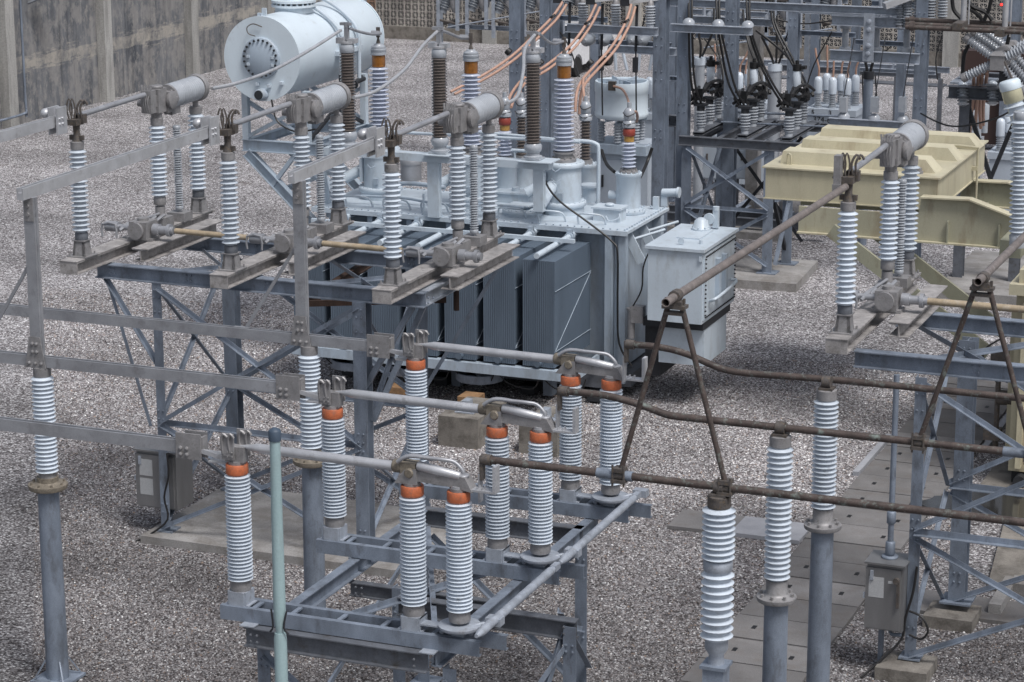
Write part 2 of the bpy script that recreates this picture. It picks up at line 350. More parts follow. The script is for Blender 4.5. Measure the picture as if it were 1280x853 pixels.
WALLM = wall_mat()
PILM = mat('pale_pilaster_concrete', (0.33,0.325,0.31), 0.9, 0, 0.3, 1.2, 0.15, 20, bump=0.3, dirt=(0.19,0.185,0.18), dirt_amt=0.4, streak=6)

# ------------------------------------------------------------------ reusable shapes
def sheds(mb, c, z0, z1, rc, rs, n, axis=(0,0,1), seg=22, alt=0.0, rc1=None, rs1=None):
    """porcelain or polymer sheds from z0 to z1 along axis"""
    rc1 = rc if rc1 is None else rc1; rs1 = rs if rs1 is None else rs1
    p = (z1-z0)/n; pr = [(rc, z0)]
    for i in range(n):
        f = (i+0.5)/n; a = rc+(rc1-rc)*f; r = rs+(rs1-rs)*f
        if alt and i % 2: r -= alt
        z = z0+i*p
        h = min(p, .075); c_ = z+p*.5
        pr += [(a, c_-h*0.20), (r-0.006, c_-h*0.14), (r, c_-h*0.02), (r-0.010, c_+h*0.09), (a+.012, c_+h*0.30), (a, c_+h*.42)]
    pr.append((rc1, z1))
    return mb.lathe(pr, c, axis, seg)

# ================================================================== SETTING
g = MB(); g.v = [(-900,-300,0),(900,-300,0),(900,1500,0),(-900,1500,0)]; g.f = [(0,1,2,3)]; g.sm = [False]
struct('ground', g, GRAVEL)

def pad(name, pts, z, mt, label=None):
    mb = MB(); n = len(pts); b = [(x,y,-0.05) for x,y in pts]+[(x,y,z) for x,y in pts]
    mb.v = b; mb.f = [tuple(range(n-1,-1,-1)), tuple(range(n,2*n))]+[(i,(i+1)%n,n+(i+1)%n,n+i) for i in range(n)]; mb.sm = [False]*len(mb.f)
    o = struct(name, mb, mt); return o
pad('concrete_pad', [(-21.2,35.15),(-16.0,35.15),(-16.0,38.3),(-21.2,38.3)], 0.14, CONC)
pad('concrete_pad', [(-19.6,57.6),(-15.7,57.8),(-15.9,60.6),(-19.6,60.6)], 0.22, CONC)
pad('concrete_pad', [(-7.0,38.2),(-3.2,38.2),(-3.2,47.5),(-8.2,47.5),(-8.2,42.8),(-7.4,41.8)], 0.10, CONCD)
pad('concrete_pad', [(-12.4,58.5),(-8.6,58.5),(-8.6,63.5),(-12.4,63.5)], 0.2, CONC)
pad('concrete_pad', [(-22.6,63.5),(-17.6,63.5),(-17.6,66.5),(-22.6,66.5)], 0.2, CONC)

pu = MB(); rnd0 = random.Random(2); pc = G(1245,632,0.11); n_ = 26
ring = []
for k in range(n_):
    a_ = 2*PI*k/n_; r_ = rnd0.uniform(.75,1.15); ring.append((pc.x+1.3*r_*math.cos(a_), pc.y+.75*r_*math.sin(a_), 0.104))
pu.v = ring; pu.f = [tuple(range(n_))]; pu.sm = [False]
WATER = mat('shallow_water', (0.03,0.03,0.03), 0.03, 0, 0.1, 2, 0.02, 50, spec=1.0); struct('puddle', pu, WATER)
# paved cable-trench walkway: every cover slab is its own piece
def slab_mesh(w, l, h, holes=True):
    mb = MB(); mb.box(-w/2,w/2,-l/2,l/2,0,h)
    return mb
wk = bpy.data.objects.new('walkway', None); COL.objects.link(wk); wk['kind'] = 'structure'; wk.location = (-9.6,29,0)
for M_ in (SLAB, BLOCK, BLOCKO, PORC):
    t_ = M_.node_tree; b_ = t_.nodes['Principled BSDF']; src = b_.inputs['Base Color'].links[0].from_socket
    oi = t_.nodes.new('ShaderNodeObjectInfo'); mr_ = t_.nodes.new('ShaderNodeMapRange'); k_ = .12 if M_ == PORC else .24; mr_.inputs['To Min'].default_value = 1-k_; mr_.inputs['To Max'].default_value = 1+k_*.6; t_.links.new(oi.outputs['Random'], mr_.inputs['Value'])
    sc_ = t_.nodes.new('ShaderNodeVectorMath'); sc_.operation = 'SCALE'; t_.links.new(src, sc_.inputs[0]); t_.links.new(mr_.outputs[0], sc_.inputs['Scale']); t_.links.new(sc_.outputs[0], b_.inputs['Base Color'])
sm1 = slab_mesh(1.70,0.96,0.05).mesh('slab', SLAB)
hole = MB(); hole.box(-0.035,0.035,-0.07,0.07,0,0.004); holem = hole.mesh('lifting_hole', BLACK)
y = 29.0; k = 0
while y < 52.5:
    zt = random.uniform(0,0.014)
    s_ = inst('slab', sm1, wk, (-9.6+random.uniform(-.012,.012), y, 0.005+zt), (0,0,random.uniform(-.006,.006)))
    for dx in (-0.45,0.45):
        h_ = bpy.data.objects.new('lifting_hole', holem); COL.objects.link(h_); h_.parent = s_; h_.location = (dx+random.uniform(-.03,.03), random.uniform(-.05,.05), 0.0505)
    y += 1.0; k += 1
sm2 = slab_mesh(1.30,0.98,0.06).mesh('slab', SLAB); sm3 = slab_mesh(1.25,0.96,0.07).mesh('slab', SLABL)
inst('slab', sm2, wk, (-12.25,39.75,0.006), (0,0,0.02)); inst('slab', sm3, wk, (-11.12,39.75,0.006), (0,0,0.0), 'lighter blue grey slab beside the walkway')
inst('slab', sm2, wk, (-8.05,37.2,0.006), (0,0,0.0)); inst('slab', sm2, wk, (-6.7,37.2,0.0), (0,0,0.01))
kb = MB(); kb.box(-10.62,-10.50,43.5,46.2,0,0.09); kb.box(-8.68,-8.56,46.0,52.5,0,0.09)
part('kerb_edging', kb, SLABL, wk)

# retaining wall of precast panels between pilasters
cw = thing('concrete_wall', 'tall soot stained precast concrete wall with pale pilasters on the left', 'wall', (-48.3,80,0))
pY = [59.3,65.8,72.3,78.75,85.3,91.8,98.2]
for i in range(len(pY)-1):
    p_ = MB(); p_.box(-48.6,-48.3+random.uniform(-.02,.02),pY[i]+0.28,pY[i+1]-0.28,-0.1,7.5); part('wall_panel', p_, WALLM, cw)
for yy in pY:
    p_ = MB(); p_.box(-48.6,-47.95,yy-0.27,yy+0.27,-0.1,7.6); part('pilaster', p_, PILM, cw)
cnd = MB(); cnd.tube([(-47.88,72.9,7.5),(-47.88,72.9,0.9),(-47.8,72.8,0.55),(-47.6,72.2,0.5),(-47.6,70,0.5)],0.045,8,3)
single('wall_conduit', cnd, GALV, 'thin steel conduit running down the leftmost pilaster of the stained wall', 'conduit')
fl = thing('floodlight', 'small dark floodlight mounted high on the stained wall at the top left', 'lamp', (-47.8,74.2,4.3))
q = MB(); q.box(-47.95,-47.4,73.9,74.5,4.35,4.6); part('lamp_housing', q, DARK, fl)
q = MB(); q.rod((-48.1,73.7,4.2),(-47.7,74.1,4.4),0.05); part('bracket', q, GALVD, fl)

# breeze block screen wall, in bays between concrete columns
B = 0.345
def breeze_mesh(mt):
    mb = MB(); w = B-0.012; h = w/2; t = 0.019; d = 0.025
    for a in ((-h,h,-h,-h+t),(-h,h,h-t,h),(-h,-h+t,-h+t,h-t),(h-t,h,-h+t,h-t)): mb.box(a[0],a[1],-d,d,a[2],a[3])
    i_ = h-t; e = d*.4
    for a, b in (((-i_,0,-i_),(i_,0,i_)),((-i_,0,i_),(i_,0,-i_)),((-i_,0,0),(i_,0,0)),((0,0,-i_),(0,0,i_))):
        mb.sweep([(-0.008,-e),(0.008,-e),(0.008,e),(-0.008,e)],a,b,(0,1,0)); e += .002
    mb.sweep([(0.021*math.cos(PI/4*k+PI/8),0.021*math.sin(PI/4*k+PI/8)) for k in range(8)],(0,-e-.004,0),(0,e+.004,0))
    return mb
bme = breeze_mesh(BLOCK).mesh('breeze_block', BLOCK); bmo = breeze_mesh(BLOCKO).mesh('breeze_block', BLOCKO)
WY = 99.3; colX = [-47.65,-41.05,-34.4,-27.4,-20.7,-14.0,-7.3]
names = ['far corner bay of the breeze block screen wall, left of the first column','second bay of the breeze block screen wall, behind the arresters and pickup',
 'third bay of the breeze block screen wall, behind the tall steel posts','fourth bay of the breeze block screen wall, behind the hanging cables','fifth bay of the breeze block screen wall, behind the numbered breaker cabinet',
 'rightmost bay of the breeze block screen wall, behind the brown top pipes']
for i in range(6):
    x0, x1 = colX[i]+0.32, colX[i+1]-0.32; n = int((x1-x0)/B); wB = thing('breeze_wall', names[i], 'wall', (x0, WY, 0))
    bb = MB(); bb.box(x0-0.05,x1+0.05,WY-0.14,WY+0.14,-0.05,0.55); part('base_kerb', bb, CONCD, wB)
    s = (x1-x0)/n; rows = 8
    for r in range(rows):
        for c in range(n):
            me_ = bmo if (i == 0 and c < 2) else bme
            o = bpy.data.objects.new('breeze_block', me_); COL.objects.link(o); o.parent = wB
            o.location = (s*(c+0.5)+random.uniform(-.004,.004), random.uniform(-.008,.008), 0.56+B*(r+0.5)); o.scale = (s/B,1,1)
for i, x in enumerate(colX):
    c_ = MB(); c_.box(x-0.32,x+0.32,WY-0.3,WY+0.25,-0.05,4.2)
    part('column', c_, PILM, bpy.data.objects[0] if False else [o for o in COL.objects if o.get('label') == names[min(i,5)]][0])
# dark yard and low buildings behind the screen
bh = thing('storage_building', 'dark low shed wall seen only through the breeze block openings', 'building', (-28,103.5,0))
q = MB(); q.box(-50,-4,103.4,106,0,6.5); part('wall', q, DARK, bh)
q = MB(); q.box(-50.5,-3.5,103,106.4,6.5,6.7); part('roof', q, DARK, bh)

# ================================================================== LEFT HIGH STAND (circuit switchers)
def gusset_bolts(mb, x, y, z, nx=2, nz=2, dy=-1, s=0.09):
    for i in range(nx):
        for j in range(nz):
            mb.lathe([(0.018,0),(0.018,0.022),(0.008,0.028)], (x+(i-(nx-1)/2)*s, y, z+(j-(nz-1)/2)*s), (0,dy,0), 6)
def high_stand(name, label, legs, beams, braces, pads=True, extra=None):
    t = thing(name, label, 'steel stand', (legs[0][0], legs[0][1], 0))
    for (x,y,z0,z1,w,kind) in legs:
        q = MB()
        if kind == 'I': q.ibeam((x,y,z0),(x,y,z1),w,w,0.02,(0,1,0))
        else: q.box(x-w/2,x+w/2,y-w/2,y-w/2+0.016,z0,z1); q.box(x-w/2,x-w/2+0.016,y-w/2+0.016,y+w/2,z0,z1)
        q.box(x-w*.95,x+w*.95,y-w*.95,y+w*.95,z0,z0+0.03)
        for zz in (0.35,0.5,1.9,2.05,2.2,z1-0.5,z1-0.25,z1-0.12): 
            gusset_bolts(q,x,y-w/2,z0+zz if zz<z1-1 else zz,2,1)
        part('leg', q, GALV, t)
    for (p0,p1,w,h,mt) in beams:
        q = MB(); q.ibeam(p0,p1,w,h,0.018)
        p0v, p1v = Vector(p0), Vector(p1); L_ = (p1v-p0v).length
        if abs(p1v.x-p0v.x) > abs(p1v.y-p0v.y):
            for f in range(int(L_//1.5)+1):
                gusset_bolts(q, p0v.x+(0.3+f*1.5)*(1 if p1v.x>p0v.x else -1), p0v.y-0.011, p0v.z, 2, 2)
        part('beam', q, mt, t)
    for (p0,p1,w) in braces:
        q = MB(); q.ang(p0,p1,w,0.012); part('brace', q, GALV, t)
    return t
XL, XR, YF, YB, ZT = -20.9, -17.06, 35.6, 38.15, 4.60
lb = [((-22.1,YF,4.725),(-15.9,YF,4.725),0.2,0.25,GALV), ((-22.1,YB,4.725),(-15.9,YB,4.725),0.2,0.25,GALV),
      ((-15.98,YF+.11,4.725),(-15.98,39.6,4.725),0.16,0.245,GALVL)]
br = []
for (a,b_) in (((XL,YF),(XR,YF)),((XL,YB),(XR,YB))):
    for (z0,z1) in ((0.2,2.05),(2.1,4.5)):
        s = 1 if a[1]==YF else -1
        dy = -0.09*s
        br.append(((a[0],a[1]+dy,z0),(b_[0],b_[1]+dy,z1),0.075)); br.append(((a[0],a[1]+dy+.014,z1),(b_[0],b_[1]+dy+.014,z0),0.075))
    br.append(((a[0],a[1],2.07),(b_[0],b_[1],2.07),0.09))
for x in (XL,XR):
    br += [((x-.09,YF,0.2),(x-.09,YB,2.0),0.075),((x-.076,YF,2.0),(x-.076,YB,0.2),0.07),((x-.09,YF,2.1),(x-.09,YB,4.5),0.07),((x-.076,YF,4.5),(x-.076,YB,2.1),0.07)]
br += [((-21.95,YF,4.58),(XL,YF,3.0),0.075),((-21.95,YF,4.58),(-21.2,YF,2.0),0.06),((-16.1,YF,4.58),(XR,YF,3.0),0.09),((-16.0,39.2,4.58),(XR,YB,2.4),0.07),((-15.98,YF+.2,4.58),(-16.9,YF+.1,2.5),0.09)]
# top plan bracing
br += [((-21.5,YF,4.62),(-19.2,YB,4.62),0.07),((-19.2,YF,4.62),(-21.5,YB,4.60),0.07),((-18.9,YF,4.62),(-16.3,YB,4.62),0.07),((-16.5,YF,4.62),(-18.9,YB,4.60),0.07)]
st = high_stand('steel_stand', 'tall braced steel stand on concrete pad carrying three circuit switchers', [(XL,YF,0.14,4.6,0.17,'L'),(XR,YF,0.14,4.6,0.24,'I'),(XL,YB,0.14,4.6,0.24,'I'),(XR,YB,0.14,4.6,0.15,'L')], lb, br)
q = MB(); q.ibeam((-18.45,39.3,4.5),(-18.45,36.3,4.3),0.1,0.16,0.02); part('linkage_arm', q, RUST, st)
q = MB(); q.bar((-18.4,36.0,4.35),(-16.1,36.9,4.42),0.06,0.1); q.rod((-16.0,37.1,4.2),(-16.0,37.1,4.6),0.05); part('operating_link', q, RUST, st)
# control cabinet on the front-left leg
def cabinet(name, label, x0,x1,y0,y1,z0,z1, mt=STAIN, labels=(), handle=True):
    t = thing(name, label, 'control box', ((x0+x1)/2,(y0+y1)/2,z0))
    q = MB(); q.box(x0,x1,y0,y1,z0,z1); part('box_body', q, mt, t)
    q = MB(); q.box(x0-0.03,x1+0.03,y0-0.07,y1+0.02,z1,z1+0.03); part('rain_hood', q, mt, t)
    q = MB(); q.box(x0-0.012,x1-0.04,y0-0.035,y0-0.003,z0+0.03,z1-0.06); part('door', q, mt, t)
    for (a,b,c,d) in labels:
        q = MB(); q.box(a,b,y0-0.039,y0-0.036,c,d); part('paper_label', q, PAPER, t)
    if handle:
        q = MB(); q.box(x0-0.045,x0-0.02,y0-0.03,y0+.02,(z0+z1)/2-.04,(z0+z1)/2+.04); q.box(x0+.06,x0+.11,y0-.06,y0-.036,z1-.25,z1-.1); part('latch', q, GALVL, t)
    return t
c1_ = cabinet('control_box', 'grey control box with two paper labels on the left stand leg', -21.55,-20.77,35.72,36.3,0.47,1.51, STAIN, ((-21.48,-21.22,1.06,1.36),(-21.48,-21.22,0.71,1.01)))
q = MB(); q.rod((-21.05,35.95,0),(-21.05,35.95,0.47),0.045); part('conduit', q, GALV, c1_)
q = MB(); q.tube([(-20.78,35.45,1.6),(-20.76,35.44,1.2),(-20.85,35.42,0.8),(-20.8,35.42,0.4),(-21.1,35.3,0.12),(-21.3,35.15,0.02)],0.018); single('cable', q, BLACK, 'thin black cable dropping down the left stand leg beside its control box', 'cable')

# ---- circuit switcher
def fingers(mb, c):
    x, y, z = c
    for dx in (-0.10,-0.04):
        mb.tube([(x+dx,y-.05,z),(x+dx-.03,y-.07,z+.2),(x+dx+.01,y-.05,z+.36),(x+dx+.05,y-.03,z+.2),(x+dx+.03,y-.03,z)],0.014,6,3)
    for dx in (0.05,0.11):
        mb.tube([(x+dx,y+.02,z),(x+dx-.02,y,z+.2),(x+dx+.04,y+.04,z+.33),(x+dx+.09,y+.06,z+.26)],0.02,6,3)
def switcher(x, yf, zb, label, second=0.62, group='circuit switchers on the stands', blade_low=False, aux=True):
    t = thing('circuit_switcher', label, 'circuit switcher', (x,yf,zb), group)
    q = MB(); q.ibeam((x,yf-.44,zb+.125),(x,yf+4.34,zb+.125),0.33,0.21,0.02); q.box(x-.165,x+.165,yf-.45,yf-.43,zb+.02,zb+.235); q.box(x+.05,x+.06,yf-.43,yf+4.3,zb+.02,zb+.23); q.box(x-.06,x-.05,yf-.43,yf+4.3,zb+.02,zb+.23)
    q.box(x-.17,x+.17,yf-.46,yf+4.36,zb+.236,zb+.250); part('base_beam', q, DECK, t)
    q = MB(); x2 = x+second; q.ibeam((x2,yf+.85,zb+.125),(x2,yf+3.55,zb+.125),0.3,0.22,0.018); q.box(x2-.16,x2+.16,yf+.84,yf+3.56,zb+.236,zb+.250); part('side_beam', q, DECK, t)
    zt = zb+0.25
    def ins(yy, xx, z0, z1, n=17, r=0.1, R=0.152, ped=True):
        q = MB(); q.lathe([(r*.95,z0-.1),(r*.95,z0)],(xx,yy,0),(0,0,1),18); sheds(q,(xx,yy,0),z0,z1,r,R,n); o = part('insulator', q, PORC, t)
        c = MB(); c.lathe([(r*1.05,z0-.15),(r*1.12,z0-.13),(r*1.12,z0-.02),(r*.95,z0)],(xx,yy,0),(0,0,1),16); part('bottom_cap', c, GALVD if ped else CAST, o); c = MB(); c.lathe([(r*.95,z1),(r*1.15,z1+.01),(r*1.15,z1+.13),(r,z1+.14)],(xx,yy,0),(0,0,1),16); part('top_cap', c, CAST, o)
        if ped:
            c = MB(); a, b2 = 0.12, 0.095; zz0, zz1 = zt+.02, z0-.15
            c.quadbox([(xx-a,yy-a,zz0),(xx-a+.05,yy-a,zz0),(xx-a+.05,yy+a,zz0),(xx-a,yy+a,zz0),(xx-b2,yy-b2,zz1),(xx-b2+.04,yy-b2,zz1),(xx-b2+.04,yy+b2,zz1),(xx-b2,yy+b2,zz1)])
            c.quadbox([(xx+a-.05,yy-a,zz0),(xx+a,yy-a,zz0),(xx+a,yy+a,zz0),(xx+a-.05,yy+a,zz0),(xx+b2-.04,yy-b2,zz1),(xx+b2,yy-b2,zz1),(xx+b2,yy+b2,zz1),(xx+b2-.04,yy+b2,zz1)])
            c.quadbox([(xx-a,yy-a,zz0),(xx+a,yy-a,zz0),(xx+a,yy-a+.03,zz0),(xx-a,yy-a+.03,zz0),(xx-b2,yy-b2,zz1),(xx+b2,yy-b2,zz1),(xx+b2,yy-b2+.03,zz1),(xx-b2,yy-b2+.03,zz1)])
            c.box(xx-.19,xx+.19,yy-.19,yy+.19,zt,zt+.02); c.box(xx-.12,xx+.12,yy-.12,yy+.12,zz1,zz1+.015)
            for sx in (-.15,.15):
                for sy in (-.15,.15): c.rod((xx+sx,yy+sy,zt),(xx+sx,yy+sy,zt+.07),0.017,6)
            part('pedestal', c, CAST, t)
        return o
    z1 = zb+2.08
    ins(yf, x, zt+.42, z1); ins(yf+2.65, x, zt+.55, z1, 16, ped=False); ins(yf+4.05, x, zt+.42, z1)
    # thin pull rod in three lengths
    q = MB(); xr, yr = x+.05, yf+3.25; z = zt+.28
    for k in range(3):
        L_ = (z1-.1-z)/(3-k) if k < 2 else z1-.1-z
        sheds(q,(xr,yr,0),z,z+L_-.05,0.05,0.082,max(6,int((L_-.05)/0.042)),(0,0,1),12); q.cyl((xr,yr,z+L_-.07),0.07,0.08,n=12,bev=.015); z += L_
    q.cyl((xr,yr,zt+.2),0.075,0.08,n=12,bev=.015); q.rod((xr,yr,zt),(xr,yr,zt+.22),0.025,8)
    part('drive_insulator', q, PORCG, t)
    # gearbox, crank and shaft coupling
    q = MB(); q.box(x+.12,x+.46,yf+1.35,yf+1.75,zt+.03,zt+.34); q.box(x+.06,x+.52,yf+1.38,yf+1.72,zt,zt+.05)
    q.lathe([(.12,0),(.15,.04),(.15,.1)],(x+.29,yf+1.35,zt+.2),(0,-1,0),14); q.cyl((x+.29,yf+1.55,zt+.34),0.10,.05,n=14)
    part('gearbox', q, CAST, t)
    q = MB(); q.box(x-.16,x+.16,yf+2.45,yf+2.85,zt,zt+.18); q.cyl((x,yf+2.65,zt+.15),0.09,.22,n=14); part('bearing_housing', q, CAST, t)
    q = MB(); q.box(x-.13,x+.22,yf+3.1,yf+3.42,zt,zt+.16); part('rod_bearing', q, CAST, t)
    q = MB(); q.rod((x-.42,yf+1.5,zt+.2),(x-.17,yf+1.5,zt+.2),0.09,14); q.rod((x-.17,yf+1.5,zt+.2),(x+.1,yf+1.5,zt+.2),0.05,10)
    q.tube([(x-.46,yf+1.42,zt+.02),(x-.46,yf+1.42,zt+.24),(x-.2,yf+1.42,zt+.26),(x-.18,yf+1.42,zt+.02)],0.02,6,2)
    q.rod((x+.5,yf+1.55,zt+.2),(x+.62,yf+1.55,zt+.2),0.1,12); q.rod((x+.62,yf+1.55,zt+.2),(x+.9,yf+1.55,zt+.2),0.07,12); q.cyl((x+.78,yf+1.55,zt+.2),.11,.06,(1,0,0),12)
    for k in range(5): q.rod((x-.1+.05*k,yf+1.4+.22*k,zt+.16),(x-.02+.05*k,yf+1.6+.22*k,zt+.26),0.03,7)
    q.rod((x-.12,yf+1.45,zt+.2),(x+.02,yf+2.6,zt+.25),0.025,8)
    part('crank', q, ALU if not blade_low else GALVL, t)
    # front jaw
    zj = z1+.14
    q = MB(); q.lathe([(.085,0),(.075,.04),(.055,.14),(.06,.26),(.09,.32)],(x,yf,zj),(0,0,1),12); q.box(x-.09,x+.09,yf-.14,yf+.1,zj+.28,zj+.38); q.box(x-.05,x+.14,yf+.0,yf+.12,zj+.3,zj+.45)
    q.box(x-.13,x+.13,yf-.03,yf+.03,zj+.02,zj+.1); q.rod((x-.1,yf-.05,zj+.3),(x-.2,yf-.12,zj+.38),0.035,8)
    fingers(q,(x,yf,zj+.36)); part('jaw', q, CASTD, t)
    # blade
    q = MB(); q.rod((x,yf+.05,zj+.42),(x,yf+2.25,zj+.46),0.048,12); q.cyl((x,yf+.0,zj+.42),0.04,.2,(0,1,0),10)
    part('blade', q, ALU, t)
    # hinge housing
    q = MB(); zc = z1+.46
    q.lathe([(.10,0),(.10,.10)],(x,yf+2.65,z1+.14),(0,0,1),14); q.lathe([(.075,.10),(.13,.27),(.11,.29)],(x,yf+2.62,z1+.05),(0,0,1),12)
    q.box(x-.1,x+.1,yf+2.3,yf+2.48,zc-.2,zc+.2); q.box(x-.15,x+.13,yf+2.52,yf+2.82,zc-.22,zc+.20); q.box(x-.12,x+.1,yf+2.48,yf+2.52,zc-.1,zc+.1)
    q.lathe([(.05,0),(.14,.03),(.16,.07),(.16,.12),(.05,.16)],(x+.1,yf+2.9,zc-.03),(1,0,0),16); q.cyl((x,yf+2.68,zc+.2),0.12,.05,n=14,bev=.01); q.box(x-.12,x+.16,yf+2.8,yf+3.08,zc-.25,zc+.12)
    q.rod((x-.24,yf+2.45,zc-.05),(x-.1,yf+2.45,zc-.05),0.06,10); q.rod((x+.1,yf+2.98,zc-.02),(x+.26,yf+2.98,zc-.02),0.045,8); q.box(x-.05,x+.12,yf+3.0,yf+3.3,zc-.32,zc-.2)
    for a in range(5): q.rod((x-.08+.04*a,yf+2.32,zc+.18),(x-.1+.05*a,yf+2.34,zc+.3),0.018,6)
    for a in range(4): q.tube([(x-.07+.045*a,yf+2.3,zc+.12),(x-.07+.045*a,yf+2.24,zc),(x-.07+.045*a,yf+2.3,zc-.18)],0.009,5,2)
    part('hinge_housing', q, CAST, t)
    # interrupter
    q = MB(); pr = [(.15,0)]; n = 15; L_ = 1.0
    for k in range(n): pr += [(.205,L_*(k+.1)/n),(.225,L_*(k+.35)/n),(.225,L_*(k+.65)/n),(.205,L_*(k+.9)/n)]
    pr.append((.15,L_)); q.lathe(pr,(x,yf+3.05,zc-.01),(0,1,0.02),26); part('interrupter', q, PORCG, t)
    q = MB(); q.lathe([(.08,0),(.235,.01),(.255,.06),(.255,.10),(.15,.15),(.07,.16)],(x,yf+4.05,zc+.01),(0,1,.02),22); q.bolts((x,yf+4.16,zc+.01),.21,8,.02,.03,(0,1,0))
    part('end_flange', q, CAST, t)
    q = MB(); q.lathe([(.23,0),(.23,.06)],(x,yf+3.0,zc-.01),(0,1,.02),22); q.bolts((x,yf+3.0,zc-.01),.17,6,.03,.05,(0,-1,0)); q.cyl((x,yf+4.18,zc+.01),.05,.14,(0,1,0),10)
    q.rod((x,yf+4.05,z1+.1),(x,yf+4.05,zc-.15),0.05,10)
    part('end_flange', q, CAST, t)
    return t
SWX = [-21.98,-19.12,-16.18]
sw = [switcher(SWX[0], 34.95, 4.86, 'circuit switcher nearest the stained wall, leftmost of three on the tall stand')]
sw.append(copy_thing(sw[0], (SWX[1],34.95,4.86), 'circuit switcher in the middle of the tall stand, in front of the conservator tank'))
sw.append(copy_thing(sw[0], (SWX[2],34.95,4.86), 'circuit switcher over the dark radiators, rightmost of three on the tall stand'))
sw.append(copy_thing(sw[0], (-8.62,34.5,4.86), 'circuit switcher on the right stand, in front of the cream tank'))
for a, (x0,x1) in enumerate(((-21.05,-19.62),(-18.2,-16.7))):
    q = MB(); q.rod((x0,36.5,5.31),(x1,36.45,5.31),0.05,10); single('operating_pipe', q, TAN, ('tan operating pipe between the left and middle circuit switchers','tan operating pipe between the middle and right circuit switchers')[a], 'pipe')
q = MB(); q.rod((-7.75,36.05,5.31),(-4.5,36.05,5.31),0.055,10); single('operating_pipe', q, TAN, 'tan operating pipe running right from the switcher beside the cream tank', 'pipe')

# ================================================================== BUS POSTS AND BUS BARS, LEFT
def sbar(mb, p0, p1, w=0.11, h=0.16):
    """integral web aluminium bus: two channels with a slot between"""
    mb.chan(Vector(p0),Vector(p1),-w*.42,h,0.012) if False else None
    p0 = Vector(p0); p1 = Vector(p1)
    mb.sweep([(-w/2,-h/2),(w/2,-h/2),(w/2,h/2),(w*.30,h/2),(w*.30,h/2-.07),(-w*.30,h/2-.07),(-w*.30,h/2),(-w/2,h/2)], p0, p1)
def bus_post(x, y, label, lab_ins):
    t = thing('bus_post', label, 'post', (x,y,0), 'insulated bus posts on the left')
    q = MB(); q.lathe([(.17,0.05),(.155,3.02)],(x,y,0),(0,0,1),24); q.box(x-.3,x+.3,y-.3,y+.3,0.02,.06)
    for a in range(4):
        an = PI/4+a*PI/2; dx, dy = math.cos(an), math.sin(an)
        q.sweep([(-.01,0),(.01,0),(.01,.02),(-.01,.02)],(x+dx*.16,y+dy*.16,.35),(x+dx*.34,y+dy*.34,.07))
    part('pole', q, GALV, t)
    q = MB(); q.lathe([(.28,3.02),(.29,3.05),(.29,3.09),(.20,3.10),(.16,3.13),(.16,3.2)],(x,y,0),(0,0,1),24); q.bolts((x,y,3.09),.24,8,.02,.04); part('flange', q, BRONZE, t)
    q = MB(); sheds(q,(x,y,0),3.26,4.72,.125,.168,23); o = part('insulator', q, PORC, t)
    q = MB(); q.lathe([(.13,3.18),(.13,3.27)],(x,y,0),(0,0,1),18); part('bottom_cap', q, CAST, o); q = MB(); q.lathe([(.12,4.71),(.13,4.74),(.13,4.86)],(x,y,0),(0,0,1),18); part('end_cap', q, CAST, o)
    return t
bus_post(-19.15,29.22,'tall bus post with pale insulator near the left edge','')
bus_post(-16.1,31.75,'bus post behind the steel platform, with its pale insulator left of the teal pole','')
def plate(mb, x, y, z, n=4):
    pass
busY = [26.25, 29.22, 31.75]
for i, (y0, xa, xb, xp) in enumerate(((busY[0],-26,-15.05,None),(busY[1],-27,-15.15,-19.15),(busY[2],-28,-14.95,-16.1))):
    lab = ('lowest aluminium bus bar at the left, ending above the control box','middle aluminium bus bar at the left, with the tall upright on it','highest of the three level aluminium bus bars at the left')[i]
    t = thing('bus_bar', lab, 'bus bar', (xa,y0,4.95), 'aluminium bus bars on the left')
    q = MB(); sbar(q,(xa,y0,4.95),(xb,y0,4.95)); part('bar', q, ALU, t)
    # end plates and flexible lead to the jaw
    q = MB(); q.box(xb-.16,xb+.2,y0-.075,y0-.055,4.80,5.14); q.box(xb-.1,xb+.22,y0+.06,y0+.08,4.80,5.14); q.box(xb+.18,xb+.22,y0-.055,y0+.06,4.9,5.1)
    for (a,c) in ((-.09,4.86),(0,4.86),(-.09,4.94),(0,4.94)): q.lathe([(.028,0),(.028,.02),(.012,.03)],(xb+a,y0-.075,c),(0,-1,0),8)
    part('end_plate', q, CAST, t)
    q = MB(); 
    for k in range(4): q.bar((xb+.2,y0-.05+.035*k,4.92-.012*k),(xb+.62,y0-.05+.035*k,4.84+.012*k),0.012,0.06)
    q.box(xb+.3,xb+.62,y0-.08,y0+.08,4.79,4.81); part('flexible_link', q, ALUB, t)
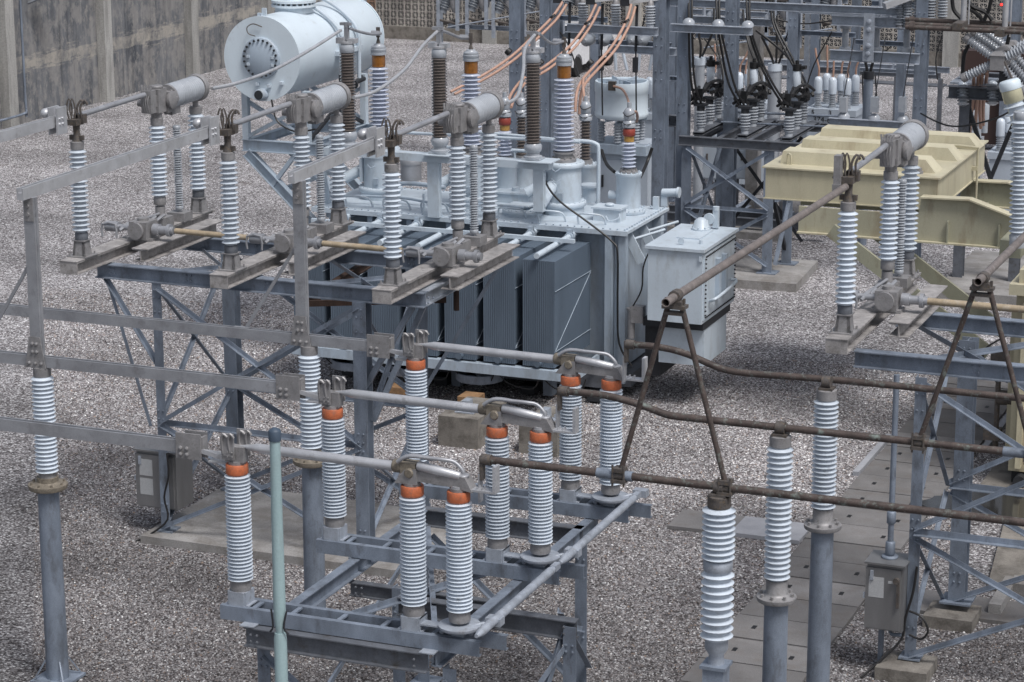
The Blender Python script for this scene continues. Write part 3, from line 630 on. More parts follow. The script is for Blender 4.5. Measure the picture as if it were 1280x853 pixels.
# uprights and the sloping bars above
for i, (x, y, xs) in enumerate(((-22.3,28.3,-21.98),(-19.2,29.22,-19.12),(-16.2,31.75,-16.18))):
    lab = ('upper aluminium bar at the far left leading to the leftmost switcher','upright and upper aluminium bar leading to the middle switcher','upright and upper aluminium bar leading to the right switcher over the radiators')[i]
    t = thing('bus_riser', lab, 'bus bar', (x,y,5.03), 'aluminium risers up to the circuit switchers')
    zt = 7.42
    q = MB(); sbar(q,(x,y,5.03),(x,y,zt-.08)) if False else q.box(x-.085,x+.085,y-.055,y+.055,5.03,zt-.06); q.box(x+.0851,x+.10,y-.02,y+.03,5.03,zt-.06); part('upright', q, ALU, t)
    q = MB(); q.quadbox([(x-.17,y-.085,4.86),(x+.17,y-.085,4.86),(x+.17,y-.066,4.86),(x-.17,y-.066,4.86),(x-.09,y-.085,5.32),(x+.09,y-.085,5.32),(x+.09,y-.066,5.32),(x-.09,y-.066,5.32)])
    for (a,c) in ((-.1,4.93),(0,4.93),(.1,4.93),(-.035,5.1),(.035,5.1),(-.035,5.22),(.035,5.22)): q.lathe([(.026,0),(.026,.02),(.012,.03)],(x+a,y-.085,c),(0,-1,0),8)
    part('gusset', q, CAST, t); q = MB(); q.box(x-.06,x+.08,y-.075,y-.056,zt-.4,zt-.06)
    for c in (7.12,7.24): q.lathe([(.028,0),(.028,.02)],(x,y-.075,c),(0,-1,0),8)
    part('gusset', q, CAST, t)
    q = MB(); sbar(q,(x,y-.25,zt+.02),(xs-.02,34.45,zt+.08),0.11,0.17); part('upper_bar', q, ALUB, t)
    q = MB(); q.box(xs-.1,xs-.07,34.25,34.55,zt-.13,zt+.32); q.box(xs+.05,xs+.08,34.25,34.55,zt-.13,zt+.32); q.box(xs-.07,xs+.05,34.5,34.55,zt-.1,zt+.3)
    for (a,c) in ((34.33,.04),(34.42,.04),(34.33,.13),(34.42,.13)): q.lathe([(.024,0),(.024,.02)],(xs+.08,a,zt+c),(1,0,0),6)
    q.lathe([(.04,0),(.085,.05),(.085,.2),(.05,.25)],(xs-.22,34.3,zt+.2),(0,1,0),12); part('terminal_clamp', q, ALUB, t)
    q = MB(); q.bar((x-.95,y,5.04),(x-.08,y,6.35),0.05,0.02,(0,1,0)); q.box(x-1.15,x-.9,y-.03,y+.03,5.03,5.045); part('stay', q, ALU, t)

# ================================================================== LOW PLATFORM WITH THREE DISCONNECT SWITCHES
pl = thing('steel_platform', 'low steel platform at the bottom carrying three rows of orange-capped insulators', 'steel stand', (-12.5,28.5,0))
for (p0,p1,w,h,mt,kind) in (
    ((-14.15,25.95,2.62),(-11.62,25.95,2.62),.16,.26,GALVD,'I'), ((-14.15,31.15,2.62),(-11.5,31.15,2.62),.16,.26,GALVD,'I'), ((-13.0,28.1,2.44),(-10.45,28.1,2.44),.16,.26,GALVD,'I'),
    ((-13.95,26.04,2.64),(-13.95,31.06,2.64),.14,.22,GALV,'I'), ((-11.55,26.04,2.64),(-11.55,31.9,2.64),.14,.22,GALV,'I'), ((-13.95,28.6,2.38),(-11.6,28.6,2.38),.12,.2,GALVD,'I')):
    q = MB(); q.ibeam(p0,p1,w,h,.016)
    if p0[0] != p1[0]: gusset_bolts(q,p0[0]+.15,p0[1]-w/2,p0[2],2,2); gusset_bolts(q,p1[0]-.15,p1[1]-w/2,p1[2],1,2)
    part('beam', q, mt, pl)
q = MB(); q.box(-11.7,-11.5,25.86,26.04,2.76,2.775); q.box(-14.2,-14.0,25.86,26.04,2.76,2.775); part('cap_plate', q, GALVL, pl)
for (x,y) in ((-14.0,26.2),(-11.4,26.2),(-14.0,31.2),(-10.52,28.1),(-11.55,31.3),(-13.2,28.6)):
    q = MB(); q.box(x-.09,x+.09,y-.09,y-.075,0,2.5); q.box(x-.09,x-.075,y-.075,y+.09,0,2.5); q.box(x-.2,x+.2,y-.2,y+.2,0,.03)
    gusset_bolts(q,x,y-.09,2.2,2,2); gusset_bolts(q,x,y-.09,1.1,2,2); part('leg', q, GALV, pl)
for (p0,p1,w) in (((-13.9,26.1,2.5),(-11.6,31.0,2.5),.08),((-11.6,26.1,2.51),(-13.9,31.0,2.51),.08),((-14,26.1,.3),(-11.4,26.1,2.3),.08),((-14,26.12,2.3),(-11.4,26.12,.3),.08),
    ((-10.5,28.15,2.3),(-11.5,26.3,.4),.08),((-10.8,28.3,2.55),(-11.45,31.2,.6),.08),((-14.0,26.3,2.3),(-14.0,31.1,.5),.08),((-14.0,31.1,2.3),(-14.0,26.3,.5),.08),
    ((-13.9,31.2,2.3),(-11.6,31.2,.3),.08),((-13.9,31.22,.3),(-11.6,31.22,2.3),.08),((-10.62,28.2,2.4),(-10.9,27.0,.3),.09),((-13.9,28.7,2.3),(-11.5,31.1,1.2),.07)):
    q = MB(); q.ang(p0,p1,w,.012); part('brace', q, GALV, pl)

def disconnect(y, label):
    t = thing('disconnect_switch', label, 'disconnect switch', (-14.33,y,3.0), 'disconnect switches on the low platform')
    zc = 2.86; xj, xh, xo = -14.33, -11.9, -11.28
    q = MB(); q.chan((-14.55,y-.42,zc),(-10.95,y-.42,zc),.08,.19,.012,None,-1); q.chan((-14.55,y-.10,zc),(-10.72,y-.10,zc),.08,.19,.012,None,-1)
    for x in (-14.1,-13.55,-12.9,-12.3,-11.6): q.box(x-.03,x+.03,y-.41,y-.11,zc+.07,zc+.093)
    q.v = [(a,b,c) for a,b,c in q.v]
    part('base_channel', q, GALV, t)
    yc = y-.25
    for k, x in enumerate((xj,xh,xo)):
        q = MB(); q.box(x-.13,x-.11,yc-.12,yc+.12,2.97,3.14); q.box(x+.11,x+.13,yc-.12,yc+.12,2.97,3.14); q.box(x-.13,x+.13,yc-.12,yc+.12,3.12,3.14); q.box(x-.17,x-.11,yc-.12,yc+.12,2.956,2.97); q.box(x+.11,x+.17,yc-.12,yc+.12,2.956,2.97)
        q.box(x-.11,x+.11,yc-.14,yc-.12,2.957,3.14)
        if k < 2: part('bracket', q, GALVL, t)
        else:
            q = MB(); q.lathe([(.26,3.05),(.27,3.07),(.27,3.09),(.15,3.1)],(x,yc,0),(0,0,1),20); q.box(x-.5,x-.1,yc-.1,yc+.06,3.04,3.06); q.box(x-.08,x+.08,yc-.08,yc+.08,2.95,3.05)
            for a in range(6): q.rod((x-.2+a*.09,yc-.12+.02*a,2.99),(x-.18+a*.09,yc-.02+.03*a,3.06),.03,7)
            q.rod((x,yc-.05,3.03),(x+.42,yc+.2,3.13),.03,8); q.box(x+.3,x+.5,yc+.1,yc+.25,3.08,3.18); part('rotating_base', q, GALVL, t)
        zi0, zi1 = 3.27, 4.69
        q = MB(); sheds(q,(x,yc,0),zi0,zi1,.120,.166,29,(0,0,1),24); o = part('insulator', q, PORC, t)
        q = MB(); q.lathe([(.11,4.825),(.11,4.865)],(x,yc,0),(0,0,1),16); part('cap_plate', q, CAST, o)
        q = MB(); q.lathe([(.10,3.12),(.135,3.14),(.14,3.18),(.128,3.28)],(x,yc,0),(0,0,1),18); part('bottom_cap', q, CAST, o)
        q = MB(); q.lathe([(.118,4.685),(.140,4.695),(.145,4.71),(.145,4.815),(.138,4.825)],(x,yc,0),(0,0,1),22); part('orange_cap', q, ORANGE, o)
    # jaw
    q = MB(); q.box(xj-.13,xj+.13,yc-.07,yc+.07,4.86,5.06); q.box(xj-.15,xj+.02,yc-.12,yc-.09,4.9,5.24); q.box(xj-.03,xj+.15,yc+.07,yc+.1,4.92,5.26)
    for (a,b2) in ((yc-.12,-.1),(yc+.085,.04)):
        q.tube([(xj+b2-.03,a,4.98),(xj+b2-.035,a-.02,5.16),(xj+b2,a-.03,5.24),(xj+b2+.05,a-.02,5.20)],.02,6,3)
        q.box(xj+b2-.03,xj+b2+.09,a-.012,a+.012,4.95,5.19); q.tube([(xj+b2+.07,a,5.0),(xj+b2+.06,a-.02,5.16),(xj+b2+.10,a-.03,5.25),(xj+b2+.14,a-.02,5.20)],.018,6,3)
    q.bolts((xj-.03,yc-.12,4.97),.04,4,.012,.02,(0,-1,0)); part('jaw', q, CAST, t)
    q = MB(); q.lathe([(.01,0),(.055,.22),(.062,.24),(.062,2.18)],(xj+.05,yc,5.06),(1,0,-.01),16); part('blade', q, ALUB, t)
    q = MB(); q.lathe([(.07,0),(.085,.02),(.085,.12),(.06,.16)],(xh-.25,yc,5.05),(1,0,0),14); q.box(xh-.12,xh+.08,yc-.09,yc+.09,4.99,5.12); q.rod((xh-.1,yc,5.05),(xh+.15,yc,5.06),.045,10)
    q.lathe([(.05,0),(.07,.03),(.07,.2),(.05,.23)],(xh,yc-.12,5.0),(0,1,0),14); part('hinge_clamp', q, BRONZE, t)
    q = MB(); q.quadbox([(xh-.2,yc-.1,4.86),(xh+.1,yc-.1,4.86),(xh+.1,yc+.1,4.86),(xh-.2,yc+.1,4.86),(xh-.06,yc-.1,5.04),(xh+.1,yc-.1,5.06),(xh+.1,yc+.1,5.06),(xh-.06,yc+.1,5.04)])
    q.quadbox([(xh+.08,yc-.07,4.9),(xo-.02,yc-.08,4.88),(xo-.02,yc+.08,4.88),(xh+.08,yc+.07,4.9),(xh+.08,yc-.07,5.03),(xo-.02,yc-.08,5.04),(xo-.02,yc+.08,5.04),(xh+.08,yc+.07,5.03)])
    q.quadbox([(xo-.02,yc-.08,4.88),(xo+.22,yc-.09,4.84),(xo+.22,yc+.09,4.84),(xo-.02,yc+.08,4.88),(xo-.02,yc-.08,5.04),(xo+.12,yc-.09,5.02),(xo+.12,yc+.09,5.02),(xo-.02,yc+.08,5.04)])
    part('hinge_arm', q, CAST, t)
    q = MB(); q.lathe([(.05,0),(.062,.02),(.05,.56),(.03,.58)],(xh+.1,yc-.05,5.10),(1,0,-.13),14); part('sleeve', q, ALUB, t)
    q = MB(); q.tube([(xh-.15,yc-.1,5.13),(xh+.0,yc-.1,5.22),(xh+.25,yc-.08,5.22),(xh+.45,yc-.05,5.21),(xo-.05,yc,5.18),(xo+.06,yc,5.08),(xo+.06,yc,5.02)],.026,8,3)
    q.tube([(xh-.15,yc+.02,5.13),(xh+.0,yc+.0,5.20),(xh+.3,yc-.04,5.20)],.03,8,3); q.cyl((xo+.06,yc,5.0),.08,.04,n=12,bev=.01); part('flexible_lead', q, ALU, t)
    q = MB(); q.cyl((xo,yc,4.855),.10,.04,n=14); q.box(xo+.15,xo+.52,yc-.08,yc+.06,4.855,4.88); q.bolts((xo+.3,yc,4.88),.05,4,.014,.03); q.box(xo+.48,xo+.52,yc-.08,yc+.06,4.88,5.2); part('terminal_pad', q, ALUB, t)
    return t
disc = []
for i, y in enumerate((26.42,29.17,31.95)):
    lab = ('nearest disconnect switch with orange-capped insulators, at the platform front','disconnect switch in the middle row of the platform, between the other two','farthest disconnect switch with orange-capped insulators, in front of the radiators')[i]
    if i == 0: disc.append(disconnect(y, lab))
    else: disc.append(copy_thing(disc[0], (-14.33,y,3.0), lab))
for i, (y0,y1) in enumerate(((25.7,28.35),(28.55,31.6))):
    q = MB(); q.lathe([(.025,0),(.05,.12),(.058,.16),(.058,y1-y0-.16),(.05,y1-y0-.1),(.025,y1-y0)],(-10.86,y0,3.16),(0,1,0),14); q.box(-10.9,-10.82,y1-.05,y1+.12,3.12,3.2)
    single('operating_rod', q, GALVL, ('operating rod along the platform edge, between the near and middle rows','operating rod along the platform edge, between the middle and far rows')[i], 'pipe')

# teal pole in front
t = thing('fibreglass_pole', 'pale green fibreglass pole with dark blue cap, standing nearest the camera', 'pole', (-12.4,23.7,0))
q = MB(); q.lathe([(.098,0),(.098,3.45),(.092,3.52),(.07,3.62),(.05,3.66),(.085,3.72),(.095,3.80),(.082,5.92)],(-12.48,23.7,0),(0,0,1),24) if False else q.lathe([(.078,0),(.076,3.62),(.064,3.70)],(-12.48,23.7,0),(0,0,1),24)
part('lower_tube', q, TEAL, t)
q = MB(); q.lathe([(.045,3.66),(.07,3.90),(.072,4.1),(.06,6.1)],(-12.48,23.7,0),(0,0,1),24); part('upper_tube', q, TEAL, t)
q = MB(); q.tube([(-12.58,23.68,3.98),(-12.55,23.66,3.78),(-12.6,23.68,3.70)],.012,6,3); q.tube([(-12.38,23.68,3.98),(-12.41,23.66,3.78),(-12.36,23.68,3.70)],.012,6,3); part('clip', q, DARK, t)
q = MB(); q.lathe([(.072,6.02),(.074,6.13),(.06,6.15),(.02,6.17)],(-12.48,23.7,0),(0,0,1),20); part('cap', q, NAVY, t)

# ================================================================== MAIN TRANSFORMER
tx = thing('power_transformer', 'large pale blue grey power transformer with dark radiators and three tall white bushings', 'transformer', (-19.8,48.4,0))
X0, X1, Y0, Y1, ZL = -23.7, -16.4, 47.0, 49.75, 3.6
q = MB(); q.box(X0+.25,X1-.22,Y0+.35,Y1-.3,.55,ZL-.04); part('tank', q, XF, tx)
q = MB(); q.box(X0,X1,Y0,Y1,ZL-.06,ZL); q.box(X0,X1,Y0,Y0+.02,ZL-.1,ZL-.06); part('lid', q, XFW, tx)
q = MB()
for k in range(46):
    for y_ in (Y0+.07,Y1-.07): q.lathe([(.022,0),(.022,.03)],(X0+.08+k*(X1-X0-.16)/45,y_,ZL),(0,0,1),6)
for k in range(16): q.lathe([(.022,0),(.022,.03)],(X1-.07,Y0+.2+k*.155,ZL),(0,0,1),6)
part('lid_bolts', q, XF, tx, stuff=True)
for i in range(8):   # stiffeners on the long side and the end
    x = X0+.45+i*0.93
    q = MB(); q.box(x-.06,x+.06,Y0+.06,Y0+.35,.6,ZL-.1) if i < 7 else q.box(X1-.5,X1-.36,Y0+.02,Y0+.35,.35,ZL-.1); part('stiffener', q, XF, tx)
q = MB(); q.box(X1-.22,X1-.06,Y0+.08,Y0+.24,.3,ZL-.1); q.box(X1-.35,X1-.22,Y0+.2,Y0+.35,.3,ZL-.1); part('corner_post', q, XF, tx)
q = MB(); q.box(X1-.22,X1-.02,Y1-.5,Y1-.3,.6,ZL-.1); part('stiffener', q, XF, tx)
for (ya,yb) in ((47.5,48.1),(48.4,49.1)):   # inclined struts under the lid on the end face
    q = MB(); q.bar((X1-.2,ya,ZL-.1),(X1+.15,ya+.02,ZL-.75),.04,.2); q.rod((X1-.1,ya+.2,ZL-.3),(X1+.35,ya+.9,ZL-.2),.03); part('strut', q, XFW, tx)
q = MB(); q.box(X0+.1,X1+.05,Y0+.15,Y1,.22,.5); part('base_skid', q, GALVD, tx)
for x in (-22.6,-20.4,-18.4,-16.9):
    q = MB(); q.box(x-.15,x+.15,Y0-.6,Y1,0.05,.24); part('base_skid', q, DARK, tx)
# radiators
RX = [-17.25-.87*i for i in range(7)]
def radiator(xr):
    q = MB(); w = .70; y0, y1, z0, z1 = 45.02, 47.12, 1.08, 3.30
    n = 17
    for k in range(n):
        a = xr-w+k*w/n; q.box(a+.003,a+w/n-.005,y0,y1,z0,z1)
    q.box(xr-w+.01,xr-.012,y0+.03,y1-.03,z0+.06,z1-.05)
    o = part('radiator', q, RAD, tx)
    c = MB()
    for zz in (2.68,1.42): c.rod((xr+.008,y0,zz),(xr+.008,y1,zz),.007,5)
    c.rod((xr+.008,y0+.03,1.44),(xr+.008,y1-.02,2.66),.007,5)
    part('stay_wire', c, XF, o)
    c = MB(); c.rod((xr-w/2,44.9,3.42),(xr-w/2,47.5,3.46),.062,14); part('top_header', c, XFW, o)
    c = MB(); c.cyl((xr-w/2,46.72,3.44),.10,.05,(0,1,0),14); c.cyl((xr-w/2,46.82,3.44),.10,.05,(0,1,0),14); c.box(xr-w/2-.05,xr-w/2+.05,46.74,46.86,3.52,3.6); c.box(xr-w/2-.12,xr-w/2+.12,46.78,46.8,3.6,3.62); part('valve', c, XF, o)
    c = MB(); c.rod((xr-w/2,44.92,1.16),(xr-w/2,47.4,1.16),.075,14); part('bottom_header', c, RAD, o)
    return o
for xr in RX: radiator(xr)
for (xa,xb) in ((-23.2,-17.2),):
    q = MB(); q.box(xa,xb,45.98,46.06,3.49,3.57); part('tie_rail', q, XFW, tx)
    for xr in RX:
        pass
q = MB(); q.box(-23.2,-16.85,44.92,45.0,.84,1.04); q.box(-23.2,-16.85,45.0,45.12,1.02,1.04); q.box(-16.9,-16.85,45.0,46.6,.80,1.04); part('radiator_rail', q, XF, tx)
for x in (-22.4,-20.9,-19.3,-17.6):
    q = MB(); q.bar((x,45.0,.9),(x,47.2,.6),.08,.08); part('rail_bracket', q, GALVD, tx)
def fan(x, y):
    q = MB(); q.lathe([(.50,0),(.51,.02),(.51,.17),(.49,.18),(.49,.0)],(x,y,.56),(0,0,1),28); o = part('fan_shroud', q, GALV, tx)
    c = MB()
    for k in range(12): c.rod((x+.5*math.cos(k*PI/6),y+.5*math.sin(k*PI/6),.555),(x+.1*math.cos(k*PI/6),y+.1*math.sin(k*PI/6),.49),.006,4)
    c.lathe([(.3,0),(.3,.008)],(x,y,.52),(0,0,1),20); c.lathe([(.1,-.14),(.1,.1)],(x,y,.58),(0,0,1),14); part('fan_guard', c, GALVL, o)
    c = MB()
    for k in range(5):
        a = k*2*PI/5; c.quadbox([(x+.08*math.cos(a),y+.08*math.sin(a),.6),(x+.45*math.cos(a-.2),y+.45*math.sin(a-.2),.6),(x+.45*math.cos(a+.25),y+.45*math.sin(a+.25),.66),(x+.08*math.cos(a+.5),y+.08*math.sin(a+.5),.65)]+[(x+.08*math.cos(a),y+.08*math.sin(a),.61),(x+.45*math.cos(a-.2),y+.45*math.sin(a-.2),.61),(x+.45*math.cos(a+.25),y+.45*math.sin(a+.25),.67),(x+.08*math.cos(a+.5),y+.08*math.sin(a+.5),.66)])
    part('fan_blade', c, RAD, o)
for x in (-22.0,-20.6,-19.1): fan(x, 45.5)
# high-voltage turrets and bushings
HV = [(-18.35,48.42),(-20.47,48.36),(-22.75,48.55)]
for (x,y) in HV:
    q = MB(); q.lathe([(.44,ZL),(.44,ZL+.16)],(x,y,0),(0,0,1),32); q.lathe([(.47,ZL+.16),(.49,ZL+.18),(.49,ZL+.25),(.47,ZL+.27)],(x,y,0),(0,0,1),32); q.bolts((x,y,ZL+.25),.45,22,.022,.035)
    q.lathe([(.38,ZL+.27),(.38,ZL+1.02)],(x,y,0),(0,0,1),32); q.lathe([(.44,ZL+1.02),(.45,ZL+1.04),(.45,ZL+1.1),(.43,ZL+1.12)],(x,y,0),(0,0,1),32); q.bolts((x,y,ZL+1.1),.41,20,.02,.03)
    o = part('turret', q, XFW, tx)
    c = MB(); c.lathe([(.16,0),(.16,.3)],(x-.5,y-.1,ZL+.62),(1,0,0),18) if False else c.rod((x-.75,y-.28,ZL+.42),(x-.34,y-.1,ZL+.66),.12,16); c.box(x-.36,x-.3,y-.32,y+.05,ZL+.38,ZL+.9); c.bolts((x-.36,y-.14,ZL+.64),.17,6,.02,.03,(-1,0,0)); part('side_pipe', c, XFW, o)
    c = MB(); c.box(x+.02,x+.13,y-.42,y-.37,ZL+.36,ZL+.50); c.tube([(x+.1,y-.44,ZL+1.05),(x+.0,y-.5,ZL+.98),(x-.12,y-.46,ZL+1.05)],.012,6,3); c.tube([(x+.1,y-.42,ZL+.8),(x+.0,y-.48,ZL+.74),(x-.12,y-.42,ZL+.8)],.012,6,3); part('junction_box', c, XF, o)
    z0 = ZL+1.12
    c = MB(); c.lathe([(.27,z0),(.27,z0+.06),(.2,z0+.08),(.2,z0+.17),(.235,z0+.18),(.235,z0+.22)],(x,y,0),(0,0,1),24); c.bolts((x,y,z0+.06),.235,10,.02,.05)
    b = part('bushing', c, CAST, tx)
    c = MB(); sheds(c,(x,y,0),z0+.22,6.52,.155,.235,17,(0,0,1),28,0.0,.135,.215); part('sheds', c, PORCW, b)
    c = MB(); c.lathe([(.15,6.52),(.15,6.78)],(x,y,0),(0,0,1),22); part('amber_sight_glass', c, AMBER, b)
    c = MB(); c.lathe([(.155,6.78),(.175,6.785),(.175,6.84),(.165,6.845),(.175,6.855),(.175,6.91),(.16,6.92),(.165,6.93),(.155,6.97),(.11,6.99),(.10,7.02),(.05,7.03)],(x,y,0),(0,0,1),22); part('top_cap', c, PORCG, b)
    c = MB(); c.rod((x,y,7.03),(x,y,7.32),.025,8); c.box(x-.035,x+.035,y-.03,y+.03,7.16,7.38); c.lathe([(.05,0),(.02,.12)],(x,y,7.03),(0,0,1),10); part('terminal', c, CASTD, b)
# arresters on their bracket
ARR = [(-18.50,47.0),(-20.62,47.0),(-22.76,47.0)]
q = MB(); q.box(-23.3,-18.1,46.86,47.14,4.80,4.96); part('arrester_beam', q, XFW, tx)
for (x,y) in ((-18.35,46.98),(-20.75,46.98)):
    q = MB(); q.box(x-.11,x+.11,y-.08,y+.08,3.9,4.8) if x > -19 else q.box(x-.13,x+.13,y-.08,y+.08,3.6,4.8); part('bracket_post', q, XFW, tx)
q = MB(); q.rod((-18.35,46.98,4.0),(-18.5,48.1,4.22),.13,16); q.rod((-18.35,46.98,3.9),(-18.7,47.9,3.75),.07,12); part('bracket_pipe', q, XFW, tx)
for (a_,b_) in ((-18.75,-18.0),(-20.9,-20.3),(-23.1,-22.4)):
    q = MB(); q.box(a_,b_,46.7,47.3,4.965,4.985); part('mounting_plate', q, XFW, tx)
an = ['brown surge arrester nearest the conservator, leftmost of three','middle brown surge arrester, left of the amber bushing at centre','brown surge arrester beside the tallest white bushing, rightmost of three']
def arrester(x,y,label):
    t = thing('surge_arrester', label, 'surge arrester', (x,y,4.99), 'surge arresters on the transformer')
    c = MB(); c.lathe([(.19,5.0),(.2,5.02),(.2,5.06),(.14,5.08),(.14,5.14),(.17,5.16),(.19,5.22),(.19,5.28),(.155,5.33)],(x,y,0),(0,0,1),24); c.box(x-.2,x+.2,y-.17,y+.17,4.99,5.03); part('base', c, PORCG, t)
    c = MB(); sheds(c,(x,y,0),5.33,7.02,.135,.172,27,(0,0,1),26); part('sheds', c, PORCB, t)
    c = MB(); c.lathe([(.15,7.02),(.16,7.03),(.16,7.18),(.14,7.2),(.14,7.22)],(x,y,0),(0,0,1),22); part('cap', c, PORCG, t)
    c = MB(); c.box(x-.2,x-.02,y-.13,y+.08,7.22,7.34); c.box(x+.02,x+.2,y-.05,y+.14,7.22,7.32); c.lathe([(.16,7.22),(.16,7.26)],(x,y,0),(0,0,1),16); part('top_clamp', c, ALUB, t)
    c = MB(); c.box(x-.045,x+.045,y-.04,y+.04,7.3,7.62); c.box(x-.14,x+.10,y-.05,y+.05,7.6,7.66); c.cyl((x,y,7.56),.06,.1,n=10); part('terminal', c, ALU, t)
    return t
a0 = arrester(*ARR[2], an[0]); copy_thing(a0,(ARR[1][0],ARR[1][1],4.99),an[1]); copy_thing(a0,(ARR[0][0],ARR[0][1],4.99),an[2])
# leads: switcher -> arrester -> bushing
lab = ['white lead sweeping over the conservator to the leftmost arrester','white lead rising from the middle switcher to the middle arrester','white lead hanging from the right arrester to the switcher over the radiators']
lab2 = ['short lead between the leftmost arrester and its white bushing','short lead between the middle arrester and its white bushing','short lead between the right arrester and its white bushing']
P1 = [[(265,111,39.3),(300,103,40.6),(345,86,42.5),(390,61,45),(426,38,46.9)],[(442,122,39.3),(470,114,40.5),(505,88,43),(528,58,45.5),(546,40,46.9)],[(634,129,39.3),(647,120,40.5),(654,90,43.5),(656,62,45.5),(668,44,46.9)]]
P2 = [[(438,36,47),(450,40,47.4),(465,43,48),(476,42,48.5)],[(551,38,47),(562,42,47.5),(575,47,48),(587,47,48.4)],[(674,42,47),(682,50,47.5),(692,55,48),(704,52,48.4)]]
for i in range(3):
    q = MB(); q.tube([AY(a,b,c) for a,b,c in P1[i]], .034, 9, 5); single('bus_lead', q, ALUB, lab[i], 'lead', 'leads from the circuit switchers to the arresters')
    q = MB(); q.tube([AY(a,b,c) for a,b,c in P2[i]], .032, 9, 5); p_ = AY(*P2[i][3]); q.rod(p_-Vector((.22,0,0)),p_-Vector((.03,0,0)),.055,10); single('bus_lead', q, ALU, lab2[i], 'lead', 'leads between arresters and bushings')
# low-voltage bushings
LV = [(-17.5,50.0,1),(-18.75,50.3,0),(-20.95,50.5,0),(-21.6,50.1,1)]
lvx = [AY(786,200,49.2),AY(732,190,50.5),AY(652,170,50.5),AY(631,170,49.6)]
for k,(pp,kind) in enumerate(zip(lvx,(1,0,0,1))):
    x, y = pp.x, pp.y
    q = MB(); h = 4.42 if kind else 4.3
    q.lathe([(.33,ZL),(.33,ZL+.05),(.27,ZL+.06),(.27,h-.08),(.29,h-.06),(.29,h)],(x,y,0),(0,0,1),28); q.bolts((x,y,ZL+.05),.3,16,.02,.03); q.bolts((x,y,h),.25,14,.018,.03)
    q.cyl((x-.42,y-.05,h-.5),.09,.2,(1,0,0),12)
    o = part('turret', q, XFW, tx)
    if kind:
        c = MB(); c.lathe([(.2,h),(.2,h+.04),(.13,h+.06),(.13,h+.1)],(x,y,0),(0,0,1),20); c.bolts((x,y,h+.03),.17,8,.02,.05); b = part('bushing', c, CAST, tx)
        c = MB(); sheds(c,(x,y,0),h+.1,h+.68,.10,.16,7,(0,0,1),22); part('sheds', c, PORCW, b)
        c = MB(); c.lathe([(.125,h+.80),(.135,h+.81),(.135,h+.94),(.12,h+.96)],(x,y,0),(0,0,1),20); part('red_collar', c, RED, b)
        c = MB(); c.lathe([(.115,h+.68),(.115,h+.80)],(x,y,0),(0,0,1),20); part('yellow_sight_glass', c, YGL, b)
        z = h+.96
    else:
        c = MB(); c.lathe([(.16,h),(.16,h+.1)],(x,y,0),(0,0,1),18); b = part('bushing', c, CAST, tx)
        c = MB(); sheds(c,(x,y,0),h+.1,h+.95,.09,.13,12,(0,0,1),20); part('sheds', c, PORCB, b); z = h+.95
    c = MB(); c.lathe([(.09,z),(.145,z+.03),(.15,z+.12),(.10,z+.18),(.115,z+.2),(.12,z+.36),(.09,z+.42),(.05,z+.45),(.045,z+.56)],(x,y,0),(0,0,1),20); part('cable_shroud', c, PORCG, b)
    c = MB(); c.tube([(x-.13,y-.03,z+.34),(x,y-.15,z+.28),(x+.14,y-.02,z+.34)],.01,5,3); c.tube([(x-.15,y-.03,z+.14),(x,y-.18,z+.1),(x+.16,y-.02,z+.14)],.01,5,3); part('tie_wire', c, BLACK, b)
LVT = [(p.x,p.y) for p in lvx]
# lid furniture
def lid_item(px,py,z=ZL): return G(px,py,z)
p = lid_item(654,268); q = MB(); q.lathe([(.42,ZL),(.42,ZL+.06),(.45,ZL+.065),(.45,ZL+.11),(.43,ZL+.13)],(p.x,p.y,0),(0,0,1),32); q.bolts((p.x,p.y,ZL+.12),.4,24,.02,.03); q.box(p.x-.3,p.x+.22,p.y-.22,p.y+.2,ZL+.2,ZL+.225); q.box(p.x-.2,p.x+.1,p.y-.15,p.y+.12,ZL+.13,ZL+.2); part('manhole_cover', q, XFW, tx)
p = lid_item(762,275); q = MB(); q.box(p.x-.3,p.x+.3,p.y-.2,p.y+.2,ZL,ZL+.26); q.box(p.x-.34,p.x+.34,p.y-.24,p.y+.24,ZL+.26,ZL+.3); q.cyl((p.x,p.y,ZL+.3),.1,.06,n=16,bev=.02); q.tube([(p.x,p.y-.22,ZL+.12),(p.x+.1,p.y-.3,ZL+.04),(p.x+.28,p.y-.26,ZL+.1),(p.x+.3,p.y-.22,ZL+.2)],.014,6,3); part('valve_box', q, XFW, tx)
p = lid_item(785,266); q = MB(); q.lathe([(.36,ZL),(.38,ZL+.03),(.38,ZL+.07)],(p.x,p.y,0),(0,0,1),28); q.bolts((p.x,p.y,ZL+.07),.34,16,.018,.03); part('handhole_cover', q, XFW, tx)
p = lid_item(820,262); q = MB(); q.box(p.x-.06,p.x+.06,p.y-.05,p.y+.05,ZL,ZL+.28); part('lifting_lug', q, XFW, tx)
p = lid_item(828,258); q = MB(); q.box(p.x-.02,p.x+.12,p.y-.05,p.y+.05,ZL,ZL+.34); q.rod((p.x+.0,p.y,ZL+.3),(p.x+.38,p.y,ZL+.33),.09,14); q.cyl((p.x+.34,p.y,ZL+.33),.12,.05,(1,0,0),14); part('relief_valve', q, XFW, tx)
q = MB(); q.tube([(-18.7,49.3,5.0),(-18.2,49.3,5.02),(-17.95,49.3,4.98),(-17.88,49.3,4.8),(-17.88,49.3,3.62)],.045,10,4); q.tube([(-21.8,49.5,5.05),(-20.5,49.5,5.03),(-18.9,49.3,5.02)],.035,8,2); part('oil_pipe', q, XFW, tx)
